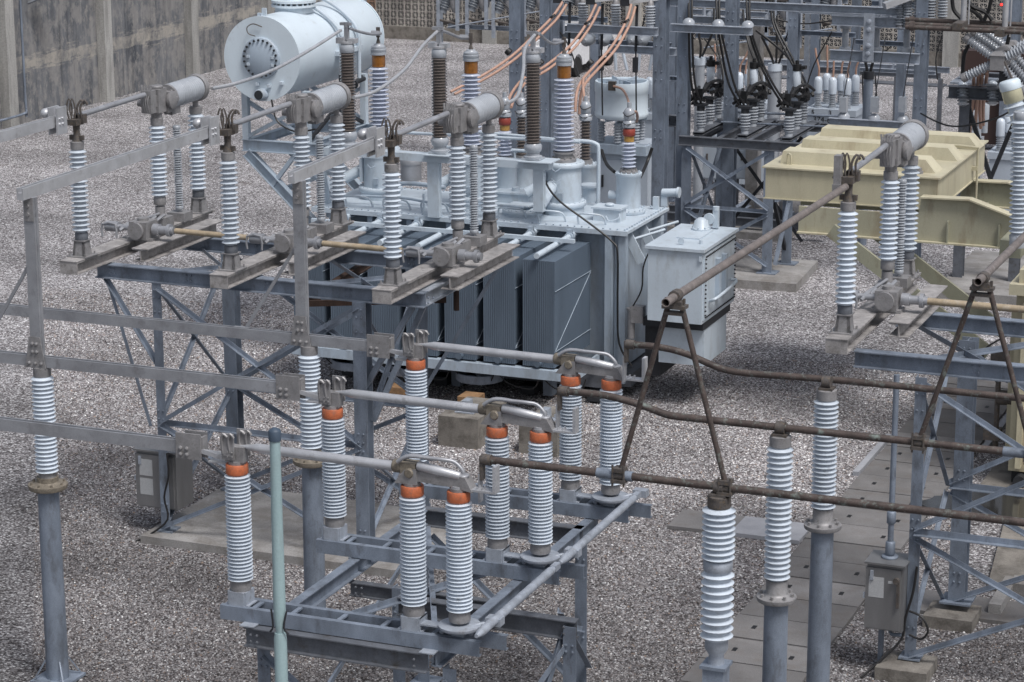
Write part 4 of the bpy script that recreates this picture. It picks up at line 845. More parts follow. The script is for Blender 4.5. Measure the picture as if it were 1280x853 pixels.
p = lid_item(645,252); q = MB(); q.box(p.x-.42,p.x+.4,p.y-.22,p.y+.22,ZL,ZL+.2); q.box(p.x-.46,p.x+.44,p.y-.26,p.y+.26,ZL+.2,ZL+.24); q.cyl((p.x,p.y,ZL+.24),.09,.08,n=12); part('valve_box', q, XFW, tx)
p = lid_item(737,252); q = MB(); q.lathe([(.18,ZL),(.16,ZL+.3),(.24,ZL+.34),(.24,ZL+.38)],(p.x,p.y,0),(0,0,1),18); part('gauge_well', q, XFW, tx)
p = lid_item(514,230); q = MB(); q.lathe([(.24,ZL+.1),(.24,ZL+.46)],(p.x,p.y,0),(0,0,1),20); q.lathe([(.25,ZL+.46),(.25,ZL+.56),(.1,ZL+.72),(.0,ZL+.74)],(p.x,p.y,0),(0,0,1),20); part('relief_dome', q, ALU, tx)
for (a,b) in ((530,262),(575,268)):
    p = lid_item(a,b); q = MB(); q.rod((p.x,p.y,ZL),(p.x,p.y,ZL+.35),.03); part('pipe_stub', q, XFW, tx)
for k in range(7):
    x = -23.0+k*.9; q = MB(); z_ = ZL; q.tube([(x,47.35,z_),(x,47.3,z_+.22),(x+.25,47.3,z_+.25),(x+.5,47.4,z_+.2),(x+.55,47.5,z_)],.022,6,3); part('conduit', q, XFW, tx)
q = MB(); q.tube([(-23.6,47.6,3.75),(-22,47.75,3.8),(-21,47.7,3.74),(-19.9,47.8,3.78),(-19.0,47.7,3.8)],.03,8,3); q.tube([(-22.2,47.9,4.05),(-21.6,47.9,4.1),(-20.9,47.9,4.06)],.05,8,3); part('wiring_duct', q, XF, tx)
q = MB(); q.rod((-21.9,49.7,4.6),(-19.6,49.7,4.65),.04,8); q.rod((-23.4,49.0,5.0),(-18.2,49.0,5.05),.035,8); 
for x in (-21.8,-20.0): q.rod((x,49.7,3.6),(x,49.7,4.62),.03,8)
part('rail_pipe', q, XFW, tx)
# black cable down the corner
q = MB(); q.tube([AY(678,205,47.3),AY(683,230,47.2),AY(700,252,46.9),AY(735,278,46.9),AY(765,302,46.85),AY(772,318,46.8),AY(772,380,46.8),AY(774,430,46.8),AY(790,458,46.8)],.022,7,4)
single('cable', q, BLACK, 'black cable slanting across the transformer lid and down its corner', 'cable')
q = MB(); q.tube([AY(823,309,46.45),AY(812,315,46.4),AY(804,335,46.4),AY(802,362,46.4),AY(790,385,46.6)],.016,6,4)
single('cable', q, BLACK, 'thin black lead from the end cabinet to the gauge on the tank wall', 'cable')
q = MB(); p = AY(789,405,46.65); q.lathe([(.08,-.3),(.08,.3)],p,(0,0,1),14); q.lathe([(.1,.3),(.1,.34)],p,(0,0,1),14); q.box(p.x+.02,p.x+.28,p.y-.1,p.y+.1,p.z+.05,p.z+.4); part('breather', q, CAST, tx)
# end cabinet
cb = thing('tap_changer_cabinet', 'pale box with bolted side cover fixed to the transformer end', 'cabinet', (-15.2,47.6,2.2))
q = MB(); q.box(-15.72,-14.56,46.35,48.62,1.93,3.44); part('box_body', q, XFW, cb)
q = MB(); q.box(-15.78,-14.5,46.29,48.68,3.44,3.5); q.box(-15.4,-14.9,47.2,48.2,3.5,3.53); part('lid', q, XFW, cb)
q = MB(); q.box(-14.56,-14.53,46.42,48.55,2.0,3.38); part('side_cover', q, XFW, cb)
q = MB()
for k in range(22):
    for z in (2.05,3.32): q.lathe([(.02,0),(.02,.03)],(-14.53,46.5+k*.095,z),(1,0,0),6)
for k in range(14):
    for y in (46.47,48.5): q.lathe([(.02,0),(.02,.03)],(-14.53,y,2.1+k*.09),(1,0,0),6)
part('cover_bolts', q, DARK, cb, stuff=True)
for y in (47.15,47.6):
    q = MB(); q.box(-14.53,-14.44,y,y+.16,2.3,3.15); part('cover_rib', q, XF, cb)
q = MB(); q.tube([(-14.5,46.75,2.35),(-14.36,46.8,2.42),(-14.36,48.1,2.48),(-14.5,48.15,2.5)],.035,8,3); part('grab_handle', q, XFW, cb)
q = MB(); q.lathe([(.2,3.5),(.2,3.56),(.17,3.58),(.14,3.72),(.06,3.78),(0,3.79)],(-15.15,48.1,0),(0,0,1),18); q.bolts((-15.15,48.1,3.56),.18,8,.02,.04); part('dome_vent', q, XFW, cb)
q = MB(); q.box(-14.98,-14.86,48.35,48.45,3.53,3.9); q.lathe([(.12,0),(.12,.06)],(-15.05,48.3,3.72),(0,1,0),14); q.cyl((-14.92,48.4,3.9),.07,.08,n=10); part('sight_fitting', q, XFW, cb)
q = MB(); q.lathe([(.07,0),(.07,.02)],(-15.1,46.6,3.58),(0,1,0),14); q.cyl((-14.75,46.85,3.5),.04,.08,n=10); q.box(-14.62,-14.56,46.3,46.36,3.25,3.36); part('lifting_eye', q, XFW, cb)
q = MB(); q.box(-15.6,-14.62,46.75,48.3,.95,1.72); part('lower_cabinet', q, XFW, cb)
q = MB(); q.box(-15.9,-14.6,46.6,48.5,1.74,1.90); q.box(-15.95,-15.62,46.9,48.4,.6,1.72); part('support_frame', q, DARK, cb)
# footings and timber blocks below
for i,(x,y,w,d,h,m_,l_) in enumerate(((-18.3,43.2,.85,1.5,.62,CONCD,'stained concrete footing with bolts, left of two in front of the transformer'),(-16.65,43.25,.8,1.4,.6,CONCD,'stained concrete footing, right of two in front of the transformer'))):
    f_ = thing('concrete_footing', l_, 'footing', (x,y,0), 'footings in front of the transformer')
    q = MB(); q.box(x-w/2,x+w/2,y-d/2,y+d/2,-.05,h); part('block', q, m_, f_)
    q = MB(); q.box(x-.2,x+.2,y-.45,y-.1,h,h+.02)
    for (a,b) in ((-.15,-.4),(.15,-.4),(-.15,-.15),(.15,-.15)): q.rod((x+a,y+b,h),(x+a,y+b,h+.1),.02,6)
    q.box(x-.07,x+.07,y-.4,y-.15,h,h+.24); part('anchor_bracket', q, GALVL, f_)
for (x,y,w,d,h,l_) in ((G(583,527).x,G(583,527).y+.25,.42,.45,.5,'orange brown timber block under the radiator fan at centre'),(-20.6,44.9,.5,.5,.42,'orange brown timber block under the left radiators')):
    q = MB(); q.box(x-w/2,x+w/2,y-d/2,y+d/2,0.0,h); single('timber_block', q, WOOD, l_, 'timber block', None, (x,y,0))

# conservator tank
cs = thing('conservator_tank', 'large white cylindrical conservator tank on braced blue grey legs', 'tank', (-25.2,49.5,5.7))
R = .90; ca = Vector((-24.9,47.2,6.76)); L_ = 4.3
q = MB(); q.lathe([(R,0),(R,L_),(R*.98,L_+.05),(R*.8,L_+.18),(R*.4,L_+.27),(0,L_+.3)],ca,(0,1,0),64); q.lathe([(R+.025,-.03),(R+.025,.03)],ca,(0,1,0),64); q.lathe([(R+.02,L_-.03),(R+.02,L_+.02)],ca,(0,1,0),64); part('shell', q, CONS, cs)
q = MB(); q.lathe([(.0,0),(.43,0),(.45,.02),(.45,.07),(.0,.07)][::1],ca+Vector((-.0,-.1,.02)),(0,1,0),40); o = part('manhole_cover', q, XF, cs)
q = MB(); q.bolts(ca+Vector((0,-.1,.02)),.395,22,.024,.035,(0,-1,0)); part('cover_bolts', q, DARK, o, stuff=True)
q = MB(); q.tube([ca+Vector((-.1,-.12,.5)),ca+Vector((-.25,-.14,.55)),ca+Vector((-.28,-.14,.68)),ca+Vector((-.15,-.1,.76)),ca+Vector((.05,-.08,.7))],.012,6,4); part('lifting_chain', q, CASTD, o)
q = MB(); q.lathe([(.11,0),(.13,.03),(.13,.22)],ca+Vector((.02,-.26,-.76)),(0,1,-.05),18); part('gauge_body', q, XF, cs)
q = MB(); q.lathe([(.10,0),(.10,.01)],ca+Vector((.02,-.275,-.76)),(0,1,0),18); part('gauge_face', q, GLASS, cs)
for (a,b) in ((-.1,-.55),(.18,-.58),(.48,-.5),(-.3,.05),(.3,.05),(-.3,-.12),(.3,-.12)):
    q = MB(); q.box(ca.x+a-.03,ca.x+a+.04,ca.y-.12,ca.y-.02,ca.z+b-.03,ca.z+b+.03); part('boss', q, XFW, cs)
q = MB(); p = ca+Vector((0,1.55,R)); q.lathe([(.42,-.06),(.42,.06),(.50,.07),(.50,.12)],p,(0,0,1),36); q.bolts(p+Vector((0,0,.12)),.45,22,.024,.04); q.lathe([(.5,.17),(.5,.22)],p,(0,0,1),36); q.lathe([(.2,.22),(.2,.4),(.26,.42),(.26,.46)],p,(0,0,1),24); part('top_hatch', q, CONS, cs)
q = MB(); q.box(ca.x-.05,ca.x+.05,ca.y+.12,ca.y+.18,ca.z+R-.02,ca.z+R+.18); q.box(ca.x-.2,ca.x-.12,ca.y+.2,ca.y+.26,ca.z+R-.03,ca.z+R+.06); q.rod((ca.x,ca.y+3.6,ca.z+R),(ca.x,ca.y+3.6,ca.z+R+.3),.05); part('lifting_lug', q, XFW, cs)
for k,dy in enumerate((1.9,2.75)):
    q = MB(); pts = [ca+Vector((-.1,dy-.5,R+.25)),ca+Vector((.28,dy-.2,R+.12)),ca+Vector((.72,dy,.66)),ca+Vector((.97,dy+.05,.3)),ca+Vector((.99,dy+.05,-.2)),ca+Vector((.98,dy+.05,-.75))]
    q.tube(pts,.045,9,4); part('oil_pipe', q, XFW, cs)
q = MB(); q.box(ca.x+.85,ca.x+1.0,ca.y+1.75,ca.y+3.0,ca.z-.12,ca.z-.02); part('pipe_bracket', q, XFW, cs)
q = MB(); p = ca+Vector((.98,1.95,-.75)); q.cyl(p-Vector((0,.0,.12)),.09,.3,(0,0,1),12); q.rod(p+Vector((0,-.3,-.1)),p+Vector((0,1.1,-.05)),.055,10); q.cyl(p+Vector((0,-.35,-.1)),.12,.06,(0,1,0),12); q.cyl(p+Vector((0,.5,-.1)),.12,.06,(0,1,0),12); q.box(p.x-.1,p.x+.12,p.y+.2,p.y+.35,p.z-.1,p.z+.22); part('valve', q, DARK, cs)
q = MB(); q.tube([ca+Vector((.3,-.2,-.85)),ca+Vector((.45,-.25,-1.3)),ca+Vector((.9,-.3,-1.5)),ca+Vector((1.4,-.3,-1.42))],.02,6,4); part('gauge_cable', q, BLACK, cs)
def PB(a,b,w=.16,h=.16,kind='i',m_=XF,nm='brace'):
    q = MB()
    if kind == 'i': q.ibeam(a,b,w,h,.016)
    else: q.bar(a,b,w,h)
    part(nm, q, m_, cs)
xa, xb = -25.5, -24.0
for y in (47.5,50.4):
    for x in (xa,xb): PB((x,y,6.05),(x,y,4.9),.14,.14,'b',XFW,'leg')
    PB((xa-.1,y,4.78),(xb+.6,y,4.78),.16,.26,'i',XF,'cross_beam')
    PB((xa,y-.02,4.95),(xb,y-.02,5.75),.08,.08,'b'); PB((xb,y+.06,4.95),(xa,y+.06,5.75),.08,.08,'b')
    PB((xa,y,4.62),(-23.45,y,2.7),.17,.22,'i',XF,'diagonal_strut'); PB((xb+.3,y,4.62),(-23.5,y,3.3),.1,.14,'b')
    PB((xa+.6,y,3.9),(-24.3,y,4.65),.09,.09,'b')
for x in (xa,xb): PB((x,47.5,4.8),(x,50.4,4.8),.14,.2,'i',XF,'side_beam')
PB((xa+.8,47.5,3.8),(xa+.8,50.4,3.8),.1,.1,'b'); PB((xb,47.6,6.0),(xb,50.3,4.95),.07,.07,'b',DARK); PB((xb,50.3,6.0),(xb,47.6,4.95),.07,.07,'b',DARK)
PB((-24.6,48.0,4.6),(-23.5,48.0,3.7),.5,.05,'b'); PB((-23.45,47.3,2.4),(-23.45,50.4,2.4),.2,.2,'i')
for x in (-25.0,-24.4): PB((x,47.55,5.85),(x,50.3,5.85),.1,.06,'b',XFW,'saddle')

q = MB(); 
for k in range(6): q.tube([(-22.6+k,45.1,.9),(-22.3+k,45.15,.62),(-21.8+k,45.2,.55),(-21.6+k,45.1,.9)],.014,6,4)
part('hanging_wiring', q, BLACK, tx, stuff=True)
q = MB(); q.box(-23.3,-16.5,46.6,46.75,.3,.62); 
part('lower_girder', q, GALVD, tx)
for x in (-22.2,-20.0,-17.9):
    q = MB(); q.box(x-.1,x+.1,46.3,46.6,.1,1.0); part('rail_post', q, GALV, tx)
# ================================================================== RIGHT STAND
lb = [((-8.45,34.52,4.725),(-2.8,34.52,4.725),0.2,0.25,GALV), ((-8.45,37.2,4.725),(-2.8,37.2,4.725),0.2,0.25,GALV)]
XA, XBb = -7.38, -3.4
br = []
for Y in (34.30,36.75):
    for (z0,z1) in ((0.25,2.1),(2.25,4.5)):
        br.append(((XA,Y-.09,z0),(XBb,Y-.09,z1),.075)); br.append(((XA,Y-.075,z1),(XBb,Y-.075,z0),.075))
    br.append(((XA,Y-.1,2.2),(XBb,Y-.1,2.2),.10))
for x in (XA,):
    br += [((x-.09,34.3,.3),(x-.09,36.7,2.1),.07),((x-.075,34.3,2.1),(x-.075,36.7,.3),.07),((x-.09,34.3,2.2),(x-.09,36.7,4.5),.07),((x-.075,34.3,4.5),(x-.075,36.7,2.2),.07)]
br += [((-8.0,34.52,4.6),(-5.8,37.2,4.6),.08),((-6.2,34.52,4.62),(-8.2,37.2,4.62),.08),((-5.2,34.52,4.6),(-3.0,37.2,4.6),.08),((-3.4,34.52,4.62),(-5.5,37.2,4.62),.08)]
rs = high_stand('steel_stand', 'braced steel stand at the right edge carrying a circuit switcher above the walkway', [(XA,34.3,0.22,4.6,.17,'L'),(-7.2,36.75,0.3,4.6,.26,'I'),(XBb,34.3,0.22,4.6,.17,'L'),(XBb,36.75,.3,4.6,.26,'I')], lb, br)
for (x,y,l_) in ((-7.38,34.1,'small concrete footing at the bottom right with a steel foot plate'),(-7.2,36.5,'broken concrete footing behind the stainless control box')):
    q = MB(); q.box(x-.42,x+.36,y-.36,y+.4,-.05,.2); single('concrete_footing', q, CONCD, l_, 'footing', None, (x,y,0))
q = MB(); q.rod((-7.75,34.25,1.75),(-7.75,34.25,4.6),.045,12); q.cyl((-7.75,34.25,1.76),.13,.05,n=16,bev=.015); q.cyl((-7.75,34.25,1.81),.075,.22,n=14,bev=.02); q.cyl((-7.75,34.25,2.3),.07,.2,n=12,bev=.02)
o_ = thing('drive_shaft', 'vertical drive shaft rising from the stainless control box to the switcher', 'pipe', (-7.75,34.25,1.8)); part('shaft', q, GALV, o_)
c2_ = cabinet('control_box', 'stainless steel control box with paper label at the bottom right', -8.03,-7.47,34.0,34.5,.70,1.74, STAIN, ((-7.99,-7.76,1.22,1.54),(-7.7,-7.6,1.46,1.5)))
q = MB(); q.rod((-7.85,34.3,0),(-7.85,34.3,.70),.045); q.tube([(-7.7,34.2,.70),(-7.66,34.15,.6),(-7.5,34.12,.62)],.03,6,3); part('conduit', q, GALV, c2_)
q = MB(); q.box(-7.56,-7.52,33.92,33.97,1.1,1.5); q.cyl((-7.57,33.96,1.52),.05,.05,(0,-1,0),10); part('door_handle', q, CASTD, c2_)
q = MB(); q.tube([(-7.32,34.18,1.7),(-7.36,34.15,1.3),(-7.45,34.12,.9),(-7.5,34.1,.55),(-7.8,33.9,.2),(-8.0,33.7,.02)],.02,7,4); q.tube([(-7.4,34.15,1.0),(-7.2,34.1,.95),(-7.1,34.1,.75),(-7.2,34.1,.6),(-7.38,34.1,.65)],.018,6,4); single('cable', q, BLACK, 'black cable coiled beside the stainless control box and its stand leg', 'cable')
q = MB(); q.box(-6.6,-5.4,38.0,38.4,0,.25); q.box(-6.75,-6.55,37.0,38.4,0,.22); single('concrete_footing', q, CONC, 'low concrete kerb blocks behind the right stand', 'footing', None, (-6.2,38,0))

# brown pipe buses and their posts on the right
def rpost(x, y, zi0, label, two=False, R=.172, n=24):
    t = thing('bus_post', label, 'post', (x,y,0), 'insulated bus posts on the right')
    q = MB()
    if two: q.box(x-.13,x+.13,y-.13,y+.13,0,zi0-.35); q.box(x-.16,x+.16,y-.16,y+.16,zi0-.35,zi0-.31)
    else: q.lathe([(.165,0),(.155,zi0-.30)],(x,y,0),(0,0,1),24)
    part('pole', q, GALV, t)
    q = MB()
    if two: q.lathe([(.1,zi0-.31),(.09,zi0-.2),(.14,zi0-.12),(.14,zi0)],(x,y,0),(0,0,1),18)
    else: q.lathe([(.25,zi0-.29),(.26,zi0-.27),(.26,zi0-.23),(.17,zi0-.21),(.14,zi0-.18),(.14,zi0)],(x,y,0),(0,0,1),24); q.bolts((x,y,zi0-.23),.21,8,.022,.05)
    part('flange', q, CAST if not two else GALVL, t)
    if two:
        q = MB(); sheds(q,(x,y,0),zi0,zi0+.86,.14,.20,9); o = part('insulator', q, PORC, t)
        q = MB(); q.lathe([(.16,zi0+.86),(.175,zi0+.88),(.175,zi0+.98),(.16,zi0+1.0)],(x,y,0),(0,0,1),20); part('middle_cap', q, GALVL, t)
        q = MB(); sheds(q,(x,y,0),zi0+1.0,4.95,.14,.20,9); o = part('insulator', q, PORC, t)
    else:
        q = MB(); sheds(q,(x,y,0),zi0,4.95,.122,R,n); o = part('insulator', q, PORC, t)
    q = MB(); q.lathe([(.12,4.95),(.14,4.96),(.14,5.09),(.12,5.1)],(x,y,0),(0,0,1),18); part('end_cap', q, CASTD if two else CAST, t)
    q = MB(); q.box(x-.1,x+.1,y-.1,y+.1,5.1,5.13); q.cyl((x-.06,y,5.2),.085,.12,(1,0,0),12); q.box(x-.03,x+.03,y-.05,y+.05,5.13,5.2); part('bus_clamp', q, CASTD, t)
    return t
rpost(-8.02,26.35,3.30,'nearest right bus post, with its pale insulator in two stacked sections',True)
rpost(-8.03,29.0,3.16,'middle right bus post, slim pale insulator on a flanged pole')
rpost(-8.05,31.35,3.40,'farthest right bus post, standing nearest the walkway top')
bl = ['nearest brown pipe bus crossing the lower right, carried on the two-section insulator','middle brown pipe bus crossing the lower right','farthest brown pipe bus, bending down from the transformer end']
for i,(y,pts) in enumerate(((26.35,[(-11.0,5.2),(-8,5.2),(-1.5,5.2)]),(29.0,[(-11.0,5.38),(-10.4,5.38),(-9.9,5.3),(-9.55,5.21),(-9.2,5.2),(-8.8,5.2),(-8.0,5.2),(-6.5,5.2),(-4,5.2),(-1.5,5.2)]),(31.5,[(-10.95,5.42),(-10.5,5.42),(-10.1,5.36),(-9.6,5.2),(-9.2,5.17),(-8.4,5.19),(-7.6,5.2),(-6.0,5.2),(-4,5.2),(-1.5,5.2)]))):
    t = thing('pipe_bus', bl[i], 'bus pipe', (pts[0][0],y,5.2), 'brown pipe buses on the right')
    q = MB(); q.tube([(a,y,b) for a,b in pts],.048,12,6); part('pipe', q, BROWN, t)
    q = MB(); x = pts[0][0]; z = pts[0][1]; q.box(x-.06,x-.02,y-.05,y+.05,z-.26,z+.05); q.lathe([(.07,0),(.07,.12)],(x-.04,y,z),(1,0,0),10); part('end_clamp', q, CASTD, t)
    q = MB(); q.box(x-.075,x-.055,y-.06,y+.06,z-.55,z-.18); part('drop_plate', q, ALU, t)
    if i < 2:
        xx = -9.55+i*.0; q = MB(); q.lathe([(.062,0),(.062,.45)],((-9.55 if i == 0 else -5.2),y,5.2),(1,0,0),12); part('coupler', q, GALV, t)
# A-frames and the pipes sloping up to the switchers
def aframe(xc, y, zt, w, label):
    t = thing('a_frame', label, 'support frame', (xc,y,5.2), 'brown A-frames on the pipe buses')
    for s in (-1,1):
        q = MB(); q.rod((xc+s*w,y,5.22),(xc+s*.08,y,zt-.1),.034,10); o = part('leg', q, BROWN, t)
        c = MB(); c.box(xc+s*w-.09,xc+s*w+.09,y-.09,y+.09,5.12,5.16); c.box(xc+s*w-.07,xc+s*w+.07,y-.08,y+.08,5.25,5.30); c.cyl((xc+s*w-.05,y,5.2),.07,.1,(1,0,0),10)
        for a in (-.07,.07): c.rod((xc+s*w+a,y-.07,5.08),(xc+s*w+a,y-.07,5.34),.014,6)
        part('foot_clamp', c, CASTD, o)
    q = MB(); q.box(xc-.14,xc+.14,y-.08,y+.08,zt-.14,zt-.1); q.box(xc-.1,xc+.1,y-.07,y+.07,zt-.1,zt-.05); q.cyl((xc,y-.05,zt),.075,.14,(0,1,0),12); q.box(xc-.12,xc+.12,y-.05,y+.05,zt-.22,zt-.18)
    for a in (-.11,.11): q.rod((xc+a,y,zt-.22),(xc+a,y,zt-.02),.018,6)
    part('apex_clamp', q, CASTD, t)
    return t
aframe(-8.6,26.35,7.45,.66,'brown A-frame with both feet on the nearest brown pipe bus')
aframe(-5.55,29.0,7.35,.70,'brown A-frame at the right edge standing on the middle brown pipe bus')
t = thing('pipe_bus', 'long grey brown pipe rising from the A-frame apex to the right switcher jaw', 'bus pipe', (-8.6,26.2,7.45))
def hollow(mb, p0, p1, r, n=14):
    p0 = Vector(p0); p1 = Vector(p1); a = (p1-p0); L = a.length
    mb.lathe([(r*.82,.5),(r*.82,0),(r,0),(r,L),(0.001,L)],p0,a,n)
q = MB(); hollow(q,(-8.6,26.0,7.45),(-8.62,34.3,7.33),.052); part('pipe', q, PIPE, t)
t = thing('pipe_bus', 'grey brown pipe at the right edge starting on the second A-frame', 'bus pipe', (-5.55,28.6,7.35))
q = MB(); hollow(q,(-5.55,28.7,7.37),(-5.55,35,7.3),.052); part('pipe', q, PIPE, t)
# jaw plate on the right switcher
q = MB(); q.box(-8.8,-8.70,34.28,34.44,7.2,7.78); q.box(-8.81,-8.69,34.26,34.3,7.22,7.36); single('contact_shield', q, CAST, 'rounded grey plate on the jaw of the right circuit switcher', 'plate')

GIRD = mat('weathered_shaded_cream_paint', (0.37,0.355,0.265), 0.55, 0, 0.15, 1.2, 0.05, 40, dirt=(0.22,0.18,0.12), dirt_amt=0.35, streak=4)  # weathered cream, darkened because the girder web lies partly in the tank's shade
# ================================================================== CREAM TRANSFORMER
cr = thing('cream_transformer', 'cream painted transformer at the right edge with overhanging flat oil tank', 'transformer', (-9,46.5,0))
bx0,bx1,by0,by1,bz0,bz1 = -13.42,-9.93,46.85,51.45,4.56,5.2
q = MB(); q.box(bx0,bx1,by0,by1,bz0,bz1-.03); part('expansion_tank', q, CREAM, cr)
q = MB(); q.box(bx0-.06,bx1+.06,by0-.06,by1+.06,bz1-.03,bz1); q.box(bx0-.03,bx1+.03,by0-.03,by1+.03,bz0-.02,bz0); part('tank_lid', q, CREAM, cr)
for k in range(3):
    y = by0+.72+k*1.5; h = .25; w = .62
    q = MB(); q.v = []; xa, xb = bx0+.28, bx1-.30+.12*k
    q.quadbox([(xa-.1,y-w/2,bz1),(xb+.16,y-w/2,bz1),(xb+.16,y+w/2,bz1),(xa-.1,y+w/2,bz1),(xa-.06,y-w/2+.05,bz1+h),(xb-.06,y-w/2+.05,bz1+h),(xb-.06,y+w/2-.05,bz1+h),(xa-.06,y+w/2-.05,bz1+h)])
    part('lid_rib', q, CREAM, cr)
q = MB(); q.tube([(bx0+.35,by0+.35,bz1),(bx0+.35,by0+.33,bz1+.2),(bx0+.42,by0+.33,bz1+.2),(bx0+.42,by0+.35,bz1)],.02,6,2); q.tube([(bx1-.7,by0+.35,bz1),(bx1-.7,by0+.33,bz1+.2),(bx1-.63,by0+.33,bz1+.2),(bx1-.63,by0+.35,bz1)],.02,6,2); part('lifting_eye', q, CREAM, cr)
q = MB(); q.cyl((bx1-.45,by0+.3,bz1),.09,.05,n=14); q.cyl((bx1-.45,by0+.3,bz1+.05),.06,.06,n=12); part('filler_cap', q, CAST, cr)
q = MB(); q.tube([(bx1-1.0,by1-1.2,bz1+.06),(bx1+.02,by1-1.25,bz1+.06),(bx1+.1,by1-1.25,bz1-.1),(bx1+.1,by1-1.25,bz0-.8)],.025,7,3); q.box(bx1,bx1+.12,by1-1.32,by1-1.18,bz1-.42,bz1-.34); part('vent_pipe', q, CREAM, cr)
q = MB(); q.cyl((bx0+1.6,by0+2.6,bz0-.25),1.3,.24,n=24) if False else q.box(bx0+.6,bx1-.4,by0+.5,by1-.4,bz0-.2,bz0-.02); part('tank_underframe', q, CREAMSH, cr)
for (y,dz_) in ((46.45,0),(50.4,-.36)):
    q = MB(); xs = [-12.6,-9.55,-9.3,-8.3,-8.3,-12.6]; 
    pr = [(-12.6,4.52),(-10.2,4.52),(-10.15,4.86),(-9.2,4.88),(-7.7,4.40),(-7.7,4.02),(-12.6,4.02)]
    pr = [(a,b+(dz_ if b > 4.1 else 0)) for a,b in pr]
    n = len(pr); t_ = .03; q.v = [(a,y-t_,b) for a,b in pr]+[(a,y+t_,b) for a,b in pr]
    q.f = [tuple(range(n)), tuple(range(2*n-1,n-1,-1))]+[(i,n+i,n+(i+1)%n,(i+1)%n) for i in range(n)]; q.sm = [False]*len(q.f)
    part('girder_web', q, GIRD if y < 47 else CREAMSH, cr)
    q = MB(); q.sweep([(-.14,-.015),(.14,-.015),(.14,.015),(-.14,.015)],(-10.15,y,4.88+dz_),(-9.2,y,4.90+dz_)); q.sweep([(-.14,-.015),(.14,-.015),(.14,.015),(-.14,.015)],(-9.2,y,4.90+dz_),(-7.7,y,4.42+dz_)); q.box(-12.6,-7.7,y-.14,y+.14,3.99,4.02); part('girder_flange', q, CREAM, cr)
    q = MB()
    for x in (-10.6,-9.6,-8.6): q.box(x-.015,x+.015,y-.12,y+.12,4.02,4.45+dz_)
    part('web_stiffener', q, CREAMSH, cr)
for y in (45.9,47.6):
    q = MB(); q.sweep([(-.04,-.14),(.04,-.14),(.04,.14),(-.04,.14)],(-11.8,y,4.2),(-8.6,y,2.0),(0,0,1)); part('diagonal_brace', q, CREAMSH, cr)
q = MB(); q.box(-8.4,-8.0,45.4,51.5,4.03,4.36); part('cross_girder', q, CREAMSH, cr)
q = MB(); q.box(-7.75,-4.6,43.8,49.5,.35,3.75); part('tank', q, CREAM, cr)
for k in range(5):
    y = 43.79; x = -7.6+k*.62
    q = MB(); q.box(x,x+.10,y-.16,y+.005,.45,3.6); part('tank_rib', q, CREAM, cr)
q = MB(); q.box(-7.9,-7.75,44.2,49.2,.5,3.3); part('tank_rib', q, CREAM, cr)
q = MB(); q.box(-7.85,-4.5,43.55,49.6,3.75,3.95); q.box(-7.7,-4.6,43.7,49.5,3.95,4.2); part('tank_lid', q, CREAM, cr)
q = MB(); q.box(-7.7,-4.7,43.9,49,.1,.35); q.rod((-7.5,43.9,.2),(-7.5,43.6,.2),.12,12); part('base_skid', q, DARK, cr)
q = MB(); q.cyl((-8.1,44.3,1.6),.14,.3,(1,0,0),12); q.rod((-8.1,44.3,.5),(-8.1,44.3,2.3),.05); q.box(-8.25,-7.9,44.2,44.5,2.2,2.5); q.box(-8.3,-8.0,44.1,44.4,.8,1.0); part('drain_valve', q, CASTD, cr)
q = MB(); q.tube([(-7.9,43.9,2.9),(-8.3,43.8,2.6),(-8.2,43.8,2.2),(-8.0,43.8,2.0)],.02,6,4); part('wiring', q, BLACK, cr)

# slim tall bushings at the right edge belonging to the next bay
def side_bushing(name,label,p0,p1,rc,rs,n,cap):
    t = thing(name,label,'bushing',p0); a = Vector(p1)-Vector(p0); L = a.length; a.normalize()
    q = MB(); q.lathe([(rs*.9,-.25),(rs*.95,-.2),(rs*.95,-.05),(rc*1.1,0)],p0,a,20); q.bolts(Vector(p0)-a*.08,rs*.85,8,.02,.05,a); part('base_flange', q, PORCG, t)
    q = MB(); sheds(q,p0,0,L,rc,rs,n,a,26); part('sheds', q, PORC, t)
    q = MB()
    if cap: q.lathe([(rc*1.1,L),(rc*1.25,L+.02),(rc*1.25,L+.24)],p0,a,24); part('yellowed_glass', q, mat('yellowed_white_glass',(.50,.48,.34),.2), t); q = MB(); q.lathe([(rc*1.3,L+.24),(rc*1.34,L+.26),(rc*1.34,L+.38),(rc*1.1,L+.42),(0.01,L+.43)],p0,a,24); part('white_cap', q, CONS, t)
    else: q.lathe([(rc,L),(rc*1.1,L+.02),(rc*1.1,L+.14),(rc*.9,L+.16)],p0,a,20); part('end_cap', q, PORCG, t)
    return t
HSW = mat('mid_grey_porcelain', (0.22,0.24,0.265), 0.3, 0, 0.1, 3, 0.04, 60, coat=.3)
RUST2 = mat('dark_brown_paint', (0.05,0.028,0.024), 0.6)
_a, _b = AY(1273,292,44), AY(1276,150,44)
side_bushing('tall_bushing','upright pale bushing at the right edge on the cream transformer lid',_a,_b,.12,.175,24,False)
_a, _b = AY(1298,245,44.9), AY(1268,128,44.9)
side_bushing('leaning_bushing','leaning pale bushing with yellowed cap at the right edge',_a,_b,.15,.225,13,True)

